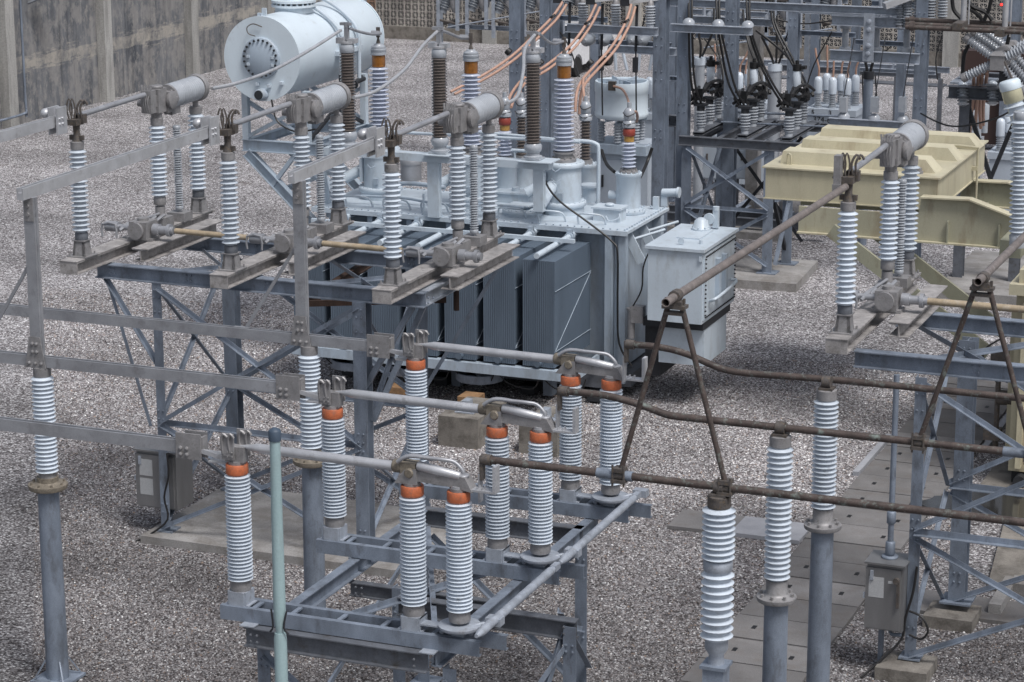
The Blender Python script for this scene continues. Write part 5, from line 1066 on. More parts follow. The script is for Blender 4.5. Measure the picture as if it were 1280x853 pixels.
# ================================================================== BACK YARD STEELWORK
def ipost(t, px, Y, w=.28, top=9.0, m_=GALV, ref=100, bolts=True):
    x = AY(px, ref, Y).x
    q = MB(); q.ibeam((x,Y,0),(x,Y,top),w,w,.022,(0,1,0)); q.box(x-w*.8,x+w*.8,Y-w*.8,Y+w*.8,0,.04)
    if bolts:
        for z in (2.2,2.4,4.2,4.4,5.6,5.8,6.4,6.6): gusset_bolts(q,x,Y-w/2,z,2,1,-1,.14)
    part('post', q, m_, t); return x
def xbar(t, p0, p1, Y, h=.16, w=.14, m_=GALVL, nm='crossbar', dome=()):
    a = AY(p0[0],p0[1],Y); b = AY(p1[0],p1[1],Y); z = (a.z+b.z)/2
    q = MB(); q.chan((a.x,Y,z),(b.x,Y,z),w,h,.014)
    for f in (.06,.12,.5,.56,.88,.94): q.lathe([(.03,0),(.03,.02)],(a.x+(b.x-a.x)*f,Y-.001,z),(0,-1,0),6)
    o = part(nm, q, m_, t)
    for px in dome:
        x = AY(px,p0[1],Y).x; c = MB(); c.lathe([(.16,0),(.15,.06),(.09,.13),(0,.15)],(x,Y+.05,z+h/2),(0,0,1),14); c.lathe([(.11,0),(.11,.01)],(x,Y-.006,z),(0,-1,0),12); part('cable_clamp', c, PORCG, o)
    return a.x, b.x, z
r1 = thing('steel_rack', 'front row of tall galvanised posts with a crossbar behind the transformer', 'steel rack', (-20,55,0))
ipost(r1,646,55,.29); ipost(r1,826,55,.31)
xa,xb,zr = xbar(r1,(709,33),(823,41),54.7,.2,.16)
r2 = thing('steel_rack', 'second row of tall galvanised posts right of the transformer with three-clamp crossbars', 'steel rack', (-19,59,0))
ipost(r2,855,59,.29); ipost(r2,914,60.5,.30); ipost(r2,1151,62,.31); ipost(r2,991,66,.28); ipost(r2,682,58,.24)
xbar(r2,(840,34),(941,39),58.6,.2,.16,dome=(860,897,934)); xbar(r2,(863,24),(968,28),63,.2,.16,dome=(890,926,962))
xbar(r2,(762,61),(846,64),60,.2,.14); xbar(r2,(835,5),(1130,12),62,.2,.16); xbar(r2,(850,15),(960,17),66,.15,.12); xbar(r2,(1000,12),(1140,18),66,.18,.14)
xbar(r2,(836,150),(853,151),60,.3,.2,GALVD)
r3 = thing('steel_rack', 'far row of galvanised posts standing in front of the breeze block screen', 'steel rack', (-24,68,0))
for px,Y,w in ((695,64,.30),(744,66,.24),(840,68,.22),(1018,72,.26),(1068,73,.25),(1126,70,.24),(1262,80,.5)): ipost(r3,px,Y,w, 6.3 if px == 695 else 9.0, bolts=False)
q = MB(); x = AY(944,100,67).x; q.box(x-.18,x+.18,66.8,67.2,0,9.0); part('concrete_post', q, CONC, r3)
q = MB(); x = AY(598,20,84).x
r4 = thing('steel_rack', 'lattice crossbars with a vertical bolted plate above the numbered breaker', 'steel rack', (-15,62,0))
xbar(r4,(1040,24),(1138,30),62,.26,.16); xbar(r4,(1038,68),(1150,74),61.7,.28,.16); xbar(r4,(1037,151),(1146,160),60,.24,.18,dome=(1054,1092,1128))
a = AY(1087,22,61.5); b = AY(1087,72,61.5); q = MB(); q.box(a.x-.14,a.x+.14,61.46,61.50,b.z-.1,a.z+.1)
for f in (.1,.3,.7,.9): q.lathe([(.06,0),(.06,.04),(.03,.05)],(a.x,61.46,b.z+(a.z-b.z)*f),(0,-1,0),10)
part('bolted_plate', q, GALVL, r4)
for px in (1056,1095,1133):
    a = AY(px,34,62.2); b = AY(px,62,62.2); q = MB(); q.rod((a.x,62.3,b.z),(a.x,62.3,a.z),.09,10); q.lathe([(.16,0),(.16,.12),(.12,.16)],(a.x,62.3,b.z-.1),(0,0,1),12); q.lathe([(.12,0),(.16,.04),(.16,.16)],(a.x,62.3,a.z-.06),(0,0,1),12); part('disc_insulator', q, PORCG, r4)
for px in (1054,1093,1128):
    a = AY(px,146,60); q = MB(); q.box(a.x-.09,a.x+.09,59.9,60.1,a.z+.12,a.z+.5); o = part('vent_box', q, PORCG, r4)
    c = MB(); c.rod((a.x,60,a.z+.5),(a.x+.02,60.8,a.z+1.9),.014,5); part('pull_rod', c, DARK, o)
q = MB(); xbar(r4,(1040,86),(1170,90),75,.12,.1,GALVL); a = AY(1115,87,75); q.bar((a.x,75,a.z),(a.x+.35,75,a.z+1.2),.06,.06); part('brace', q, GALVL, r4)

def rail_platform(name,label,p0,p1,Y,dz):
    t = thing(name,label,'steel rack',(AY(*p0,Y).x,Y,0)); a = AY(*p0,Y); b = AY(*p1,Y)
    for k in (0,1):
        q = MB(); q.ibeam((a.x,Y+k*1.4,a.z),(b.x,Y+k*1.4,a.z),.14,.2,.02); part('beam', q, GALVL if k else GALVD, t)
    n = 5
    for i in range(n):
        x = a.x+(b.x-a.x)*i/(n-1)
        q = MB(); q.box(x-.07,x+.07,Y-.07,Y+.07,0,a.z-.1); part('leg', q, GALVD, t)
    q = MB(); q.box(a.x,b.x,Y+.5,Y+1.1,a.z-.46,a.z-.42); part('shade_sheet', q, GALVD, t)  # dark sheet added to paint the shadow beneath the rack
    return t
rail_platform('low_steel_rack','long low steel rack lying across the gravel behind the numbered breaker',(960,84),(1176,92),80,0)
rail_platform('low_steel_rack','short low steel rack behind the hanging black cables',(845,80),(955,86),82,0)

# tall bundles of switch arms hanging at the top of the picture
def hang_switch(px, py, Y, label, dx=0):
    a = AY(px,py,Y); t = thing('hanging_switch', label, 'switch', (a.x,Y,a.z), 'switch heads hanging along the top')
    for s in (-.33,.33):
        q = MB(); q.box(a.x+s-.055,a.x+s+.055,Y-.05,Y+.03,a.z-.75+s*.35,a.z+1.6); part('channel_arm', q, GALVL, t)
    for k,s in enumerate((-.1,.16)):
        p = Vector((a.x+s,Y+.2,a.z+.35)); ax = Vector((-.22 if k == 0 else .12,-.2,-.75)).normalized()
        q = MB()
        if k == 0: sheds(q,p-ax*.3,0,.66,.15,.20,8,ax,16); q.cyl(p+ax*.36,.13,.12,ax,12)
        else: q.lathe([(.06,-.4),(.15,-.2),(.19,.1),(.16,.3),(.06,.46)],p,ax,16)
        part('insulator' if k == 0 else 'fuse_body', q, CAST if k else HSW, t)
    q = MB(); q.rod((a.x-.45,Y,a.z-.3),(a.x+.5,Y,a.z-.45),.04,8); q.box(a.x-.3,a.x+.35,Y-.06,Y+.1,a.z+.5,a.z+.7); q.rod((a.x-.2,Y+.1,a.z-.45),(a.x+.3,Y+.1,a.z-.3),.05,7); part('contact_bar', q, CASTD, t)
    return t
hl = ['first hanging grey switch head from the left along the top edge','second hanging grey switch head from the left, left of the wall column','third hanging grey switch head along the top, right of the wall column','grey switch head hanging between the two tall posts at the top','grey switch head hanging above the pickup roof','grey switch head hanging above the middle cable tubes','pair of grey capsules on a switch head left of the bolted plate','grey switch head beside the bolted plate at the top right']
for (px,py),l_ in zip(((560,13),(596,11),(629,14),(668,12),(716,8),(945,14),(972,22),(1036,14)),hl): hang_switch(px,py,72,l_)
hr = thing('steel_rack','long thin rails carrying the hanging switch heads along the top','steel rack',(-30,72,0))
for p0,p1,Y in (((470,-6),(720,2),72.3),((560,32),(640,36),72.2),((925,-4),(1060,2),72.3)):
    xbar(hr,p0,p1,Y,.14,.12,GALVL)
for px in (449+6,550,733,1010): ipost(hr,px,73 if px != 1010 else 74,.14,9,GALVL,10,False) if px not in (733,) else None
q = MB(); q.rod(AY(880,60,71),AY(1040,36,71),.03,6); q.rod(AY(560,34,71),AY(700,10,71),.025,6); part('push_rod', q, GALVL, hr)

# white sloping bus ends over the front crossbar, with their insulators
il = ['grey post insulator on the crossbar, left of three behind the copper cables','grey post insulator on the crossbar, middle of three behind the copper cables','grey post insulator on the crossbar, right of three beside the tall post']
for k,px in enumerate((728,769,812)):
    a = AY(px,33+k*2.2,54.75); z0 = zr+.1; t = thing('post_insulator', il[k], 'insulator', (a.x,54.78,z0), 'post insulators on the rack crossbar')
    q = MB(); sheds(q,(a.x,54.78,0),z0+.05,z0+.5,.09,.13,7,(0,0,1),16); q.lathe([(.1,z0),(.1,z0+.05)],(a.x,54.78,0),(0,0,1),14); part('sheds', q, PORCG, t)
    q = MB(); q.lathe([(.09,z0+.5),(.07,z0+.6),(.03,z0+.64)],(a.x,54.78,0),(0,0,1),12); part('cap', q, CAST, t)
    q = MB(); q.bar((a.x-.45,54.5,z0+.62),(a.x+1.1,55.6,z0+.78),.16,.14); single('bus_bar', q, ALUB, ('white sloping bus bar end above the left copper cables','white sloping bus bar end above the middle copper cables','white sloping bus bar end beside the tall front post')[k],'bus bar','sloping bus bar ends at the top')
    q = MB(); q.box(a.x-.62,a.x-.42,54.4,54.6,z0+.5,z0+.72); q.rod((a.x-.3,54.7,z0+.5),(a.x-.34,54.75,z0-.6),.035,7); q.rod((a.x-.34,54.75,z0-.6),(a.x-.36,54.9,z0-2.2),.02,6); q.box(a.x-.40,a.x-.30,54.7,54.82,z0-1.1,z0-.75); single('cable_clamp', q, DARK, ('dark clamp and drop rod at the top of the left copper cables','dark clamp and drop rod at the top of the middle copper cables','dark clamp and drop rod at the top of the right copper cables')[k],'clamp','clamps at the top of the copper cables')

# copper cables from the rack to the low-voltage bushings
cl = ['pair of pink copper cables running down left behind the middle arrester','pair of pink copper cables curving down behind the right arrester','pair of pink copper cables curving down right of the tall white bushing']
cp = [[(703,3,54.4),(690,22,54),(668,44,53.4),(640,70,52.6),(606,93,51.8),(563,115,51)],
      [(745,6,54.4),(733,30,54),(712,58,53.4),(680,84,52.5),(655,98,51.6),(640,116,50.8),(634,131,49.7)],
      [(789,6,54.4),(782,28,54),(765,58,53.2),(742,84,52.4),(728,100,51.6),(721,116,51),(719,140,50.8)]]
for k in range(3):
    t = thing('cable_pair', cl[k], 'cable', AY(*cp[k][0]), 'pink copper cable pairs')
    for s in (0,1):
        q = MB(); q.tube([AY(a+s*5,b+s*3,c+s*.1) for a,b,c in cp[k]],.034,8,5); part('cable', q, COPPER, t)
    p = AY(*cp[k][3]); q = MB(); q.cyl(p+Vector((-.05,0,.06)),.09,.1,(-.6,0,.5),10); 
    p = AY(*cp[k][1]); q.cyl(p+Vector((.03,0,0)),.085,.05,(-.5,0,.7),10); part('cable_spacer', q, BLACK, t)
q = MB(); q.tube([AY(653,98,51.6),AY(650,110,51),AY(652,128,50.5)],.032,8,4); q2 = MB(); q2.tube([AY(729,98,51.6),AY(729,112,51),AY(732,136,50.5)],.032,8,4)
single('cable', q, COPPER, 'short pink cable dropping to the left slim brown bushing', 'cable'); single('cable', q2, COPPER, 'short pink cable dropping to the slim brown bushing right of the tall white one', 'cable')

# air-core reactor on its stand
t = thing('reactor_coil', 'round pale reactor coil standing on small insulators behind the transformer', 'reactor', AY(777,170,57))
c = AY(777,141,57); R = .67
q = MB(); q.lathe([(R-.03,0),(R,.05),(R,.12),(R-.015,.14),(R-.015,.62),(R,.64),(R+.005,.84),(R-.01,.9),(R-.06,.9),(R-.09,.82),(R-.12,.3)],c-Vector((0,0,.1)),(0,0,1),48); part('winding', q, CONS, t)
q = MB()
for k in range(6):
    an = k*PI/3+.2; q.bar((c.x+.1*math.cos(an),c.y+.1*math.sin(an),c.z+.76),(c.x+(R-.05)*math.cos(an),c.y+(R-.05)*math.sin(an),c.z+.78),.03,.12)
    q.bar((c.x+.1*math.cos(an),c.y+.1*math.sin(an),c.z-.12),(c.x+(R-.02)*math.cos(an),c.y+(R-.02)*math.sin(an),c.z-.1),.03,.12)
q.lathe([(.14,.68),(.14,.84)],c,(0,0,1),14); part('spider', q, XF, t)
for k,(dx,dy) in enumerate(((-.42,-.3),(-.15,.3),(.05,-.45),(.45,-.2),(.4,.35))):
    q = MB(); sheds(q,(c.x+dx,c.y+dy,c.z-.70),0,.5,.07,.105,7,(0,0,1),14); part('insulator', q, PORCG, t)
q = MB(); q.tube([AY(767,108,56.3),AY(778,112,56.1),AY(785,125,55.2),AY(787,140,53),AY(787,141,50)],.03,8,4); q.tube([AY(789,141,50),AY(795,140,51),AY(797,146,52),AY(796,152,53)],.03,8,3); part('lead', q, COPPER, t)
q = MB(); p = AY(764,107,56.35); q.box(p.x-.06,p.x+.12,p.y-.06,p.y+.06,p.z-.12,p.z+.1); part('terminal', q, CASTD, t)
t = thing('steel_cabinet', 'light grey upright cabinet under the reactor coil behind the transformer', 'cabinet', (c.x,57,0))
q = MB(); q.box(c.x-.55,c.x+.42,56.5,57.6,.1,c.z-.95); q.box(c.x+.42,c.x+.8,56.7,57.5,.1,c.z-.7); part('box_body', q, CABG, t)
q = MB(); q.box(c.x-.62,c.x+.85,56.4,57.7,c.z-.95+.251-.25,c.z-.72); part('top_frame', q, XF, t)
q = MB(); q.box(c.x-.5,c.x+.36,56.47,56.49,.3,c.z-1.1); part('door', q, CABG, t)
q = MB(); q.box(c.x-.32,c.x-.27,56.43,56.46,2.6,2.9); part('handle', q, DARK, t)
q = MB(); q.tube([AY(815,185,54.6),AY(808,205,54.4),AY(800,222,53),AY(795,228,52)],.04,7,4); single('cable', q, BLACK, 'thick black cable slanting down beside the left tall front post', 'cable')
q = MB(); q.tube([AY(752,188,54),AY(758,205,53.5),AY(768,215,52.5)],.04,7,4); single('cable', q, BLACK, 'thick black cable bending below the reactor cabinet door', 'cable')

# breaker cabinets with six bushings
def breaker(x, y, zt, w, d, label, cap=PORCG):
    t = thing('circuit_breaker', label, 'circuit breaker', (x,y,0), 'grey breaker cabinets with six bushings')
    q = MB(); q.box(x,x+w,y,y+d,.25,zt-.19); part('box_body', q, CABG, t)
    q = MB(); q.box(x-.05,x+w+.05,y-.05,y+d+.05,zt-.19,zt); part('lid', q, CABG, t)
    for a in (x+.08,x+w-.2):
        for b in (y+.08,y+d-.2): q = MB(); q.box(a,a+.12,b,b+.12,0,.25); part('foot', q, DARK, t)
    for r in (0,1):
        for k in range(3):
            bx = x+w*(.16+.31*k)+r*.06; by = y+d*(.2+.6*r); q = MB(); q.lathe([(.12,0),(.13,.02),(.13,.05),(.08,.06)],(bx,by,zt),(0,0,1),16); sheds(q,(bx,by,zt),.06,.42,.075,.115,7,(0,0,1),14); o = part('bushing', q, PORCG, t)
            c = MB(); c.lathe([(.12,.42),(.125,.44),(.125,.80),(.10,.88),(.04,.92)],(bx,by,zt),(0,0,1),16); part('shroud', c, PORC, o)
    return t
def cable_stub(x,y,z,dx,label,m_=COPPER,g_='short pink cables above breaker bushings'):
    q = MB(); q.tube([(x,y,z),(x+.01,y,z+.25),(x+dx*.5,y,z+.5),(x+dx,y,z+.85)],.03,7,3); single('cable', q, m_, label, 'cable', g_)
a = AY(1010,134,70); zt = 2.68; bw = 1.42
B1 = breaker(a.x, 70, zt, bw, 1.25, 'grey breaker cabinet lettered 374-640-3 with six white-capped bushings')
def letter(txt, x, y, z, size, parent):
    cu = bpy.data.curves.new('lettering','FONT'); cu.body = txt; cu.size = size; cu.extrude = .004; cu.materials.append(INK)
    tmp = bpy.data.objects.new('lettering', cu); COL.objects.link(tmp); bpy.context.view_layer.update(); me = bpy.data.meshes.new_from_object(tmp.evaluated_get(bpy.context.evaluated_depsgraph_get())); bpy.data.objects.remove(tmp)
    o = bpy.data.objects.new('lettering', me); COL.objects.link(o); o.parent = parent; o.location = Vector((x,y,z))-origin_of(parent); o.rotation_euler = (PI/2,0,0); return o
letter('374-640-3', a.x+.16, 69.985, zt-.40, .235, B1); letter('7', a.x+1.2, 69.985, zt-.40, .235, B1); letter('5', a.x+.12, 69.94, zt-.17, .2, B1); letter('3', a.x+.64, 69.94, zt-.17, .2, B1)
for k in range(3):
    for r in (0,1):
        bx = a.x+bw*(.16+.31*k)+r*.06; by = 70+1.25*(.2+.6*r)
        cable_stub(bx,by,zt+.9,(-.12,0.02,.12)[k]+(.1 if r else 0),['left front','left rear','middle front','middle rear','right front','right rear'][k*2+r]+' pink cable stub above the numbered breaker')
a = AY(769,112,68); B2 = copy_thing(B1,(a.x,68,-.1),'grey breaker cabinet whose bushings show over the reactor coil')
for k in list(B2.children):
    if k.name.startswith('lettering'): bpy.data.objects.remove(k)
for k in range(4):
    q = MB(); p = AY(770+k*14,88,68.4); q.rod(p,p+Vector(((-.05,-.2,.05,.12)[k],0,.75)),.05,7); single('cable', q, PORC, 'white sleeved lead above the reactor coil, '+('leftmost','second from left','third from left','rightmost')[k]+' of four', 'cable')
a = AY(897,130,70); B3 = copy_thing(B1,(a.x-.08,70,-.0),'grey breaker cabinet partly hidden behind the black cable switches')
for k in list(B3.children):
    if k.name.startswith('lettering'): bpy.data.objects.remove(k)
for k,(px,dx) in enumerate(((894,-.03),(925,.3),(932,.2))): cable_stub(AY(px,98,70.3).x,70.3,3.55,dx,('left','middle','right')[k]+' pink cable stub behind the black cable switches')
a = G(1237,190,2.2); B4 = copy_thing(B1,(a.x,a.y,2.2-zt),'grey breaker cabinet at the right edge behind the cream tank')
for k in list(B4.children):
    if k.name.startswith('lettering'): bpy.data.objects.remove(k)
t = thing('bushing_cluster','three short grey bushings just beyond the cream tank corner','bushing',G(1222,172,2.2))
for k in range(3):
    p = G(1214+k*8,176-k*5,2.2); q = MB(); q.box(p.x-.16,p.x+.16,p.y-.16,p.y+.16,0,2.2) if k == 1 else None; q.lathe([(.1,.0),(.1,.35),(.13,.37),(.13,.8),(.1,.86)],p,(0,0,1),14); part('bushing', q, PORCG, t)

# three trios of insulators with dark contact heads, on their braced stand
ms = thing('steel_stand','braced steel stand in the middle distance carrying the black cable switches','steel stand',(-17.7,60,0))
legs = [(-18.9,58.8,.22),(-16.72,58.78,.22),(-18.9,61.8,.1),(-16.55,60.0,.22)]
for (x,y,z) in legs:
    q = MB(); q.box(x-.13,x+.13,y-.13,y-.112,z,3.4); q.box(x-.13,x-.112,y-.112,y+.13,z,3.4); q.box(x-.25,x+.25,y-.22,y+.22,z,z+.03); part('leg', q, GALV, ms)
for (p0,p1) in (((-18.9,58.66,.4),(-16.72,58.66,1.7)),((-18.9,58.64,1.7),(-16.72,58.64,.4)),((-18.9,58.66,1.85),(-16.72,58.66,3.3)),((-18.9,58.64,3.3),(-16.72,58.64,1.85)),((-18.9,61.8,.4),(-16.7,61.8,3.2)),((-16.7,61.8,.4),(-18.9,61.8,3.2)),((-16.6,58.9,.4),(-16.55,60.0,2.0)),((-16.55,60,.4),(-16.6,58.9,2.0)),((-18.9,58.66,1.78),(-16.72,58.66,1.78)),((-16.6,58.8,2.05),(-16.55,60.1,2.05)),((-18.9,58.9,.5),(-18.9,61.8,3.2)),((-18.9,58.9,3.2),(-18.9,61.8,.5))):
    q = MB(); q.ang(p0,p1,.09,.014); part('brace', q, GALV if p0[1] < 60 else DARK, ms)
for y in (58.66,61.9):
    q = MB(); q.ibeam((-19.1,y,3.5),(-15.4,y,3.5),.15,.24,.02); part('beam', q, GALVD, ms)
for x in (-18.72,-18.1,-17.3,-16.6,-15.9):
    q = MB(); q.ibeam((x,58.74,3.5),(x,61.82,3.5),.12,.2,.02); part('cross_beam', q, GALVD, ms)
tl = ['dark-headed insulator trio under black cables, leftmost of three','dark-headed insulator trio under black cables, middle of three','dark-headed insulator trio under black cables, rightmost of three beside the numbered breaker']
def trio(x, label):
    z = 3.62; X0_ = x; t = thing('cable_switch', label, 'switch', (x,59.1,z), 'dark-headed switches under the black cables')
    q = MB(); q.chan((x-.12,58.85,z+.04),(x-.12,61.75,z+.04),.26,.08,.012); part('base_rail', q, GALVD, t)
    for k in range(3):
        y = 59.12+k*1.15; x = X0_-.13*k; q = MB(); q.lathe([(.11,z+.05),(.09,z+.17),(.12,z+.19),(.12,z+.23)],(x,y,0),(0,0,1),14); sheds(q,(x,y,0),z+.23,z+.60,.095,.145,5,(0,0,1),18); o = part('insulator', q, PORCG, t)
        c = MB(); c.lathe([(.105,z+.60),(.105,z+.72)],(x,y,0),(0,0,1),12); c.box(x-.16,x+.16,y-.12,y+.12,z+.72,z+.78); part('head_cap', c, DARK, o)
    q = MB(); rnd = random.Random(5); x = X0_-.12
    z2 = z-.28
    q.tube([(x-.1,59.1,z2+1.05),(x+.02,59.5,z2+1.25),(x+.06,60.0,z2+1.45),(x+.1,60.8,z2+1.42),(x+.14,61.4,z2+1.2)],.04,7,3); q.tube([(x-.2,59.15,z2+1.1),(x-.1,59.9,z2+1.2),(x-.05,60.3,z2+1.35)],.04,7,3)
    for k in range(34):
        y = 59.1+rnd.random()*2.3; xx = x-.18+rnd.random()*.36; zz = z2+1.03+rnd.random()*.30; sz = .03+rnd.random()*.05
        q.bar((xx,y,zz),(xx+rnd.uniform(-.16,.16),y+rnd.uniform(-.3,.3),zz+rnd.uniform(-.12,.16)),sz,sz*1.1)
    q.box(x-.05,x+.1,59.3,59.36,z2+1.1,z2+1.4); part('contact_head', q, BLACK, t)
    q = MB(); q.cyl((x-.22,61.0,z+.75),.11,.72,n=14,bev=.02); o = part('fuse_tube', q, PORC, t)
    c = MB(); c.cyl((x-.22,61.0,z+1.47),.12,.16,n=12); c.cyl((x-.22,61.0,z+1.63),.05,.1,n=8); c.box(x-.1,x+.02,60.9,61.1,z+1.52,z+1.6); part('fuse_cap', c, BLACK, o)
    return t
xs3 = [-18.68,-17.51,-16.36]
T0 = trio(xs3[0], tl[0]); copy_thing(T0,(xs3[1],59.1,3.62),tl[1]); copy_thing(T0,(xs3[2],59.1,3.62),tl[2])
q = MB(); q.rod((-18.6,61.4,3.85),(-15.5,61.4,3.9),.035,7); q.rod((-18.5,60.3,3.75),(-15.5,60.3,3.8),.03,7); single('linkage_rod', q, GALV, 'thin horizontal linkage rods behind the insulator trios', 'rod')
# black cables hanging from the clamps
hc = [[(861,-8,59),(861,30,58.7),(862,80,58.8),(866,115,58.9),(874,135,59.1)],[(865,-8,59),(865,30,58.7),(867,90,58.8),(872,118,58.9),(880,135,59.2)],
      [(895,-8,59),(897,30,58.7),(903,70,58.9),(912,108,59),(930,140,59.2)],[(899,-8,59),(900,30,58.7),(909,72,58.9),(920,112,59),(935,140,59.3)],
      [(933,-8,59),(935,32,58.7),(945,68,58.9),(962,105,59),(985,141,59.3)],[(937,-8,59),(938,32,58.7),(950,72,58.9),(968,108,59),(990,141,59.4)],
      [(892,-8,63),(893,24,62.8),(897,60,62.4),(904,90,62),(905,118,61.5)],[(897,-8,63),(898,24,62.8),(902,60,62.4),(908,100,62),(905,120,61.5)],
      [(928,-8,63),(930,26,62.8),(937,60,62.4),(950,92,62),(956,122,61.5)],[(933,-8,63),(934,26,62.8),(942,60,62.4),(957,95,62),(958,124,61.5)],
      [(963,-8,63),(966,28,62.8),(985,70,62.4),(1003,104,62),(1011,124,61.6)],[(967,-8,63),(969,28,62.8),(990,72,62.4),(1005,106,62),(1012,122,61.6)]]
hn = ['outer left','inner left','outer middle','inner middle','outer right','inner right']
for k,pp in enumerate(hc):
    q = MB(); q.tube([AY(*p) for p in pp],.03,7,5)
    single('hanging_cable', q, BLACK, hn[k%6]+' black cable drooping from the '+('front' if k<6 else 'rear')+' clamp bar to the dark-headed switches', 'cable', 'black cables drooping to the switches')
for k,(pts,l_) in enumerate((([(878,-5,66),(880,20,66),(874,40,66),(876,60,66),(874,78,66)],'black cable entering the left white riser tube'),([(895,30,65),(887,50,65.5),(878,70,66)],'black cable slanting into the left white riser tube'),
     ([(952,46,65),(962,66,65.5),(968,82,66)],'black cable slanting right into the middle riser tube'),([(970,20,66),(971,50,66),(970,84,66)],'straight black cable entering the middle riser tube'),([(985,60,66),(977,70,66),(972,84,66)],'black cable slanting left into the middle riser tube'),
     ([(945,38,64),(975,62,64),(1000,90,63),(1012,118,62)],'long thick black cable slanting right to the rightmost trio'))):
    q = MB(); q.tube([AY(*p) for p in pts],.035,7,4); single('hanging_cable', q, BLACK, l_, 'cable')
for k,(px,y0,Y,w,l_) in enumerate(((875,76,66,.14,'white riser tube behind the leftmost insulator trio'),(969,83,66,.19,'pale riser tube between the middle and right insulator trios'),(1086,93,64,.13,'grey riser tube standing right of the numbered breaker'))):
    a = AY(px,y0,Y); t = thing('riser_tube', l_, 'pipe', (a.x,Y,0)); q = MB(); q.rod((a.x-.02*k,Y,0),(a.x,Y,a.z),w,14); part('tube', q, PORCG if k < 2 else GALV, t)
    q = MB(); q.cyl((a.x,Y,a.z-.12),w+.02,.2,n=14); part('collar', q, PORC if k < 2 else DARK, t)
q = MB(); a = AY(1086,93,64)
for s in (-.07,.07): q.tube([(a.x+s*.6,64,a.z),(a.x+s,64,a.z+.2),(a.x+s*2.2,64,a.z+.5)],.04,7,3)
single('cable', q, BLACK, 'two black cable ends spreading above the grey riser tube', 'cable')
# cabinets behind the stand
for k,(px,py,w) in enumerate(((884,224,.62),(927,224,.5))):
    a = G(px,py,1.0); t = thing('steel_cabinet', ('light grey control cabinet on legs between the tall post and the stand','light grey control cabinet seen through the stand bracing')[k], 'cabinet', (a.x,a.y,0))
    q = MB(); q.box(a.x-w/2,a.x+w/2,a.y,a.y+.5,1.0,2.25); part('box_body', q, CABG, t); q = MB(); q.box(a.x-w/2-.04,a.x+w/2+.04,a.y-.06,a.y+.55,2.25,2.3); part('hood', q, CABG, t)
    q = MB(); q.box(a.x-w/2+.03,a.x+w/2-.03,a.y-.03,a.y-.003,1.04,2.2); part('door', q, CABG, t); q = MB(); q.box(a.x-.02,a.x+.02,a.y-.07,a.y-.03,1.55,1.75); part('handle', q, CASTD, t)
    for s in (-.2,.2): q = MB(); q.box(a.x+s-.04,a.x+s+.04,a.y+.2,a.y+.28,.05,1.0); part('leg', q, GALVD, t)
t = thing('equipment_frame','low dark equipment frame on the slab between posts and stand','frame',(-19,64.5,0))
for y in (63.9,64.9): q = MB(); q.ibeam((-21.4,y,.4),(-16.5,y,.4),.16,.24,.02); part('beam', q, GALVD, t)
for x in (-20.6,-19.2,-17.6): q = MB(); q.ibeam((x,63.9,.65),(x,65.4,.65),.14,.2,.02); part('cross_beam', q, GALV, t)
q = MB(); q.lathe([(.3,.7),(.34,.8),(.34,1.1),(.2,1.25)],(-17.7,64.4,0),(0,0,1),18); q.lathe([(.2,.7),(.24,1.0)],(-18.6,64.6,0),(0,0,1),14); part('motor', q, CAST, t)

# interrupter heads at the upper right
vs = thing('steel_stand','steel stand at the upper right below the V-shaped breaker heads','steel stand',(-12,60,0))
xa,xb,zv = xbar(vs,(1186,112),(1284,120),60,.3,.3,GALVD); 
q = MB(); q.ibeam((xa+.2,62.5,zv),(xb,62.5,zv),.2,.28,.02); part('beam', q, GALVD, vs)
q = MB(); q.box(xa,xa+1.0,60.1,61.2,zv+.15,zv+.2); part('deck_plate', q, GALVL, vs)
for px in (1207,1278):
    x = AY(px,130,60.2).x; q = MB(); q.ibeam((x,60.2,0),(x,60.2,zv-.15),.25,.25,.02,(0,1,0)); part('leg', q, GALVD, vs)
a, b = AY(1207,130,60.2), AY(1278,130,60.2)
q = MB(); q.bar((a.x,60.2,zv-.2),(b.x,60.2,.8),.1,.1); q.bar((b.x,60.25,zv-.2),(a.x,60.25,.8),.1,.1); part('brace', q, DARK, vs)
def vhead(px,py,Y,label,arms):
    h = AY(px,py,Y); t = thing('breaker_head', label, 'circuit breaker', h, 'V-shaped breaker heads at the upper right')
    q = MB(); q.box(h.x-.17,h.x+.17,h.y-.17,h.y+.17,h.z-.26,h.z+.1); q.quadbox([(h.x-.2,h.y-.2,h.z+.1),(h.x+.2,h.y-.2,h.z+.1),(h.x+.2,h.y+.2,h.z+.1),(h.x-.2,h.y+.2,h.z+.1),(h.x-.08,h.y-.15,h.z+.2),(h.x+.08,h.y-.15,h.z+.2),(h.x+.08,h.y+.15,h.z+.2),(h.x-.08,h.y+.15,h.z+.2)]); part('hub', q, CAST, t)
    for (dx,dz,L) in arms:
        ax = Vector((dx,0,dz)).normalized(); q = MB(); sheds(q,h+ax*.2-Vector((0,0,.05)),0,L,.085,.125,9,ax,18); o = part('insulator', q, PORCG, t)
        c = MB(); c.lathe([(.09,L),(.115,L+.02),(.115,L+.12),(.08,L+.14)],h+ax*.2-Vector((0,0,.05)),ax,16); part('end_cap', c, CAST, o)
    return t
vhead(1248,74,59.5,'nearest V-shaped breaker head with ribbed arms at the upper right',((-.9,.6,.68),(-.88,-.48,.66),(.9,.5,.7),(.7,-.75,.7)))
vhead(1256,67,60.4,'middle V-shaped breaker head at the upper right',((-.9,.6,.68),(.9,.5,.7),(.7,-.75,.7)))
vhead(1264,61,61.3,'farthest V-shaped breaker head at the upper right',((-.9,.6,.68),(.9,.5,.7),(.7,-.75,.7)))
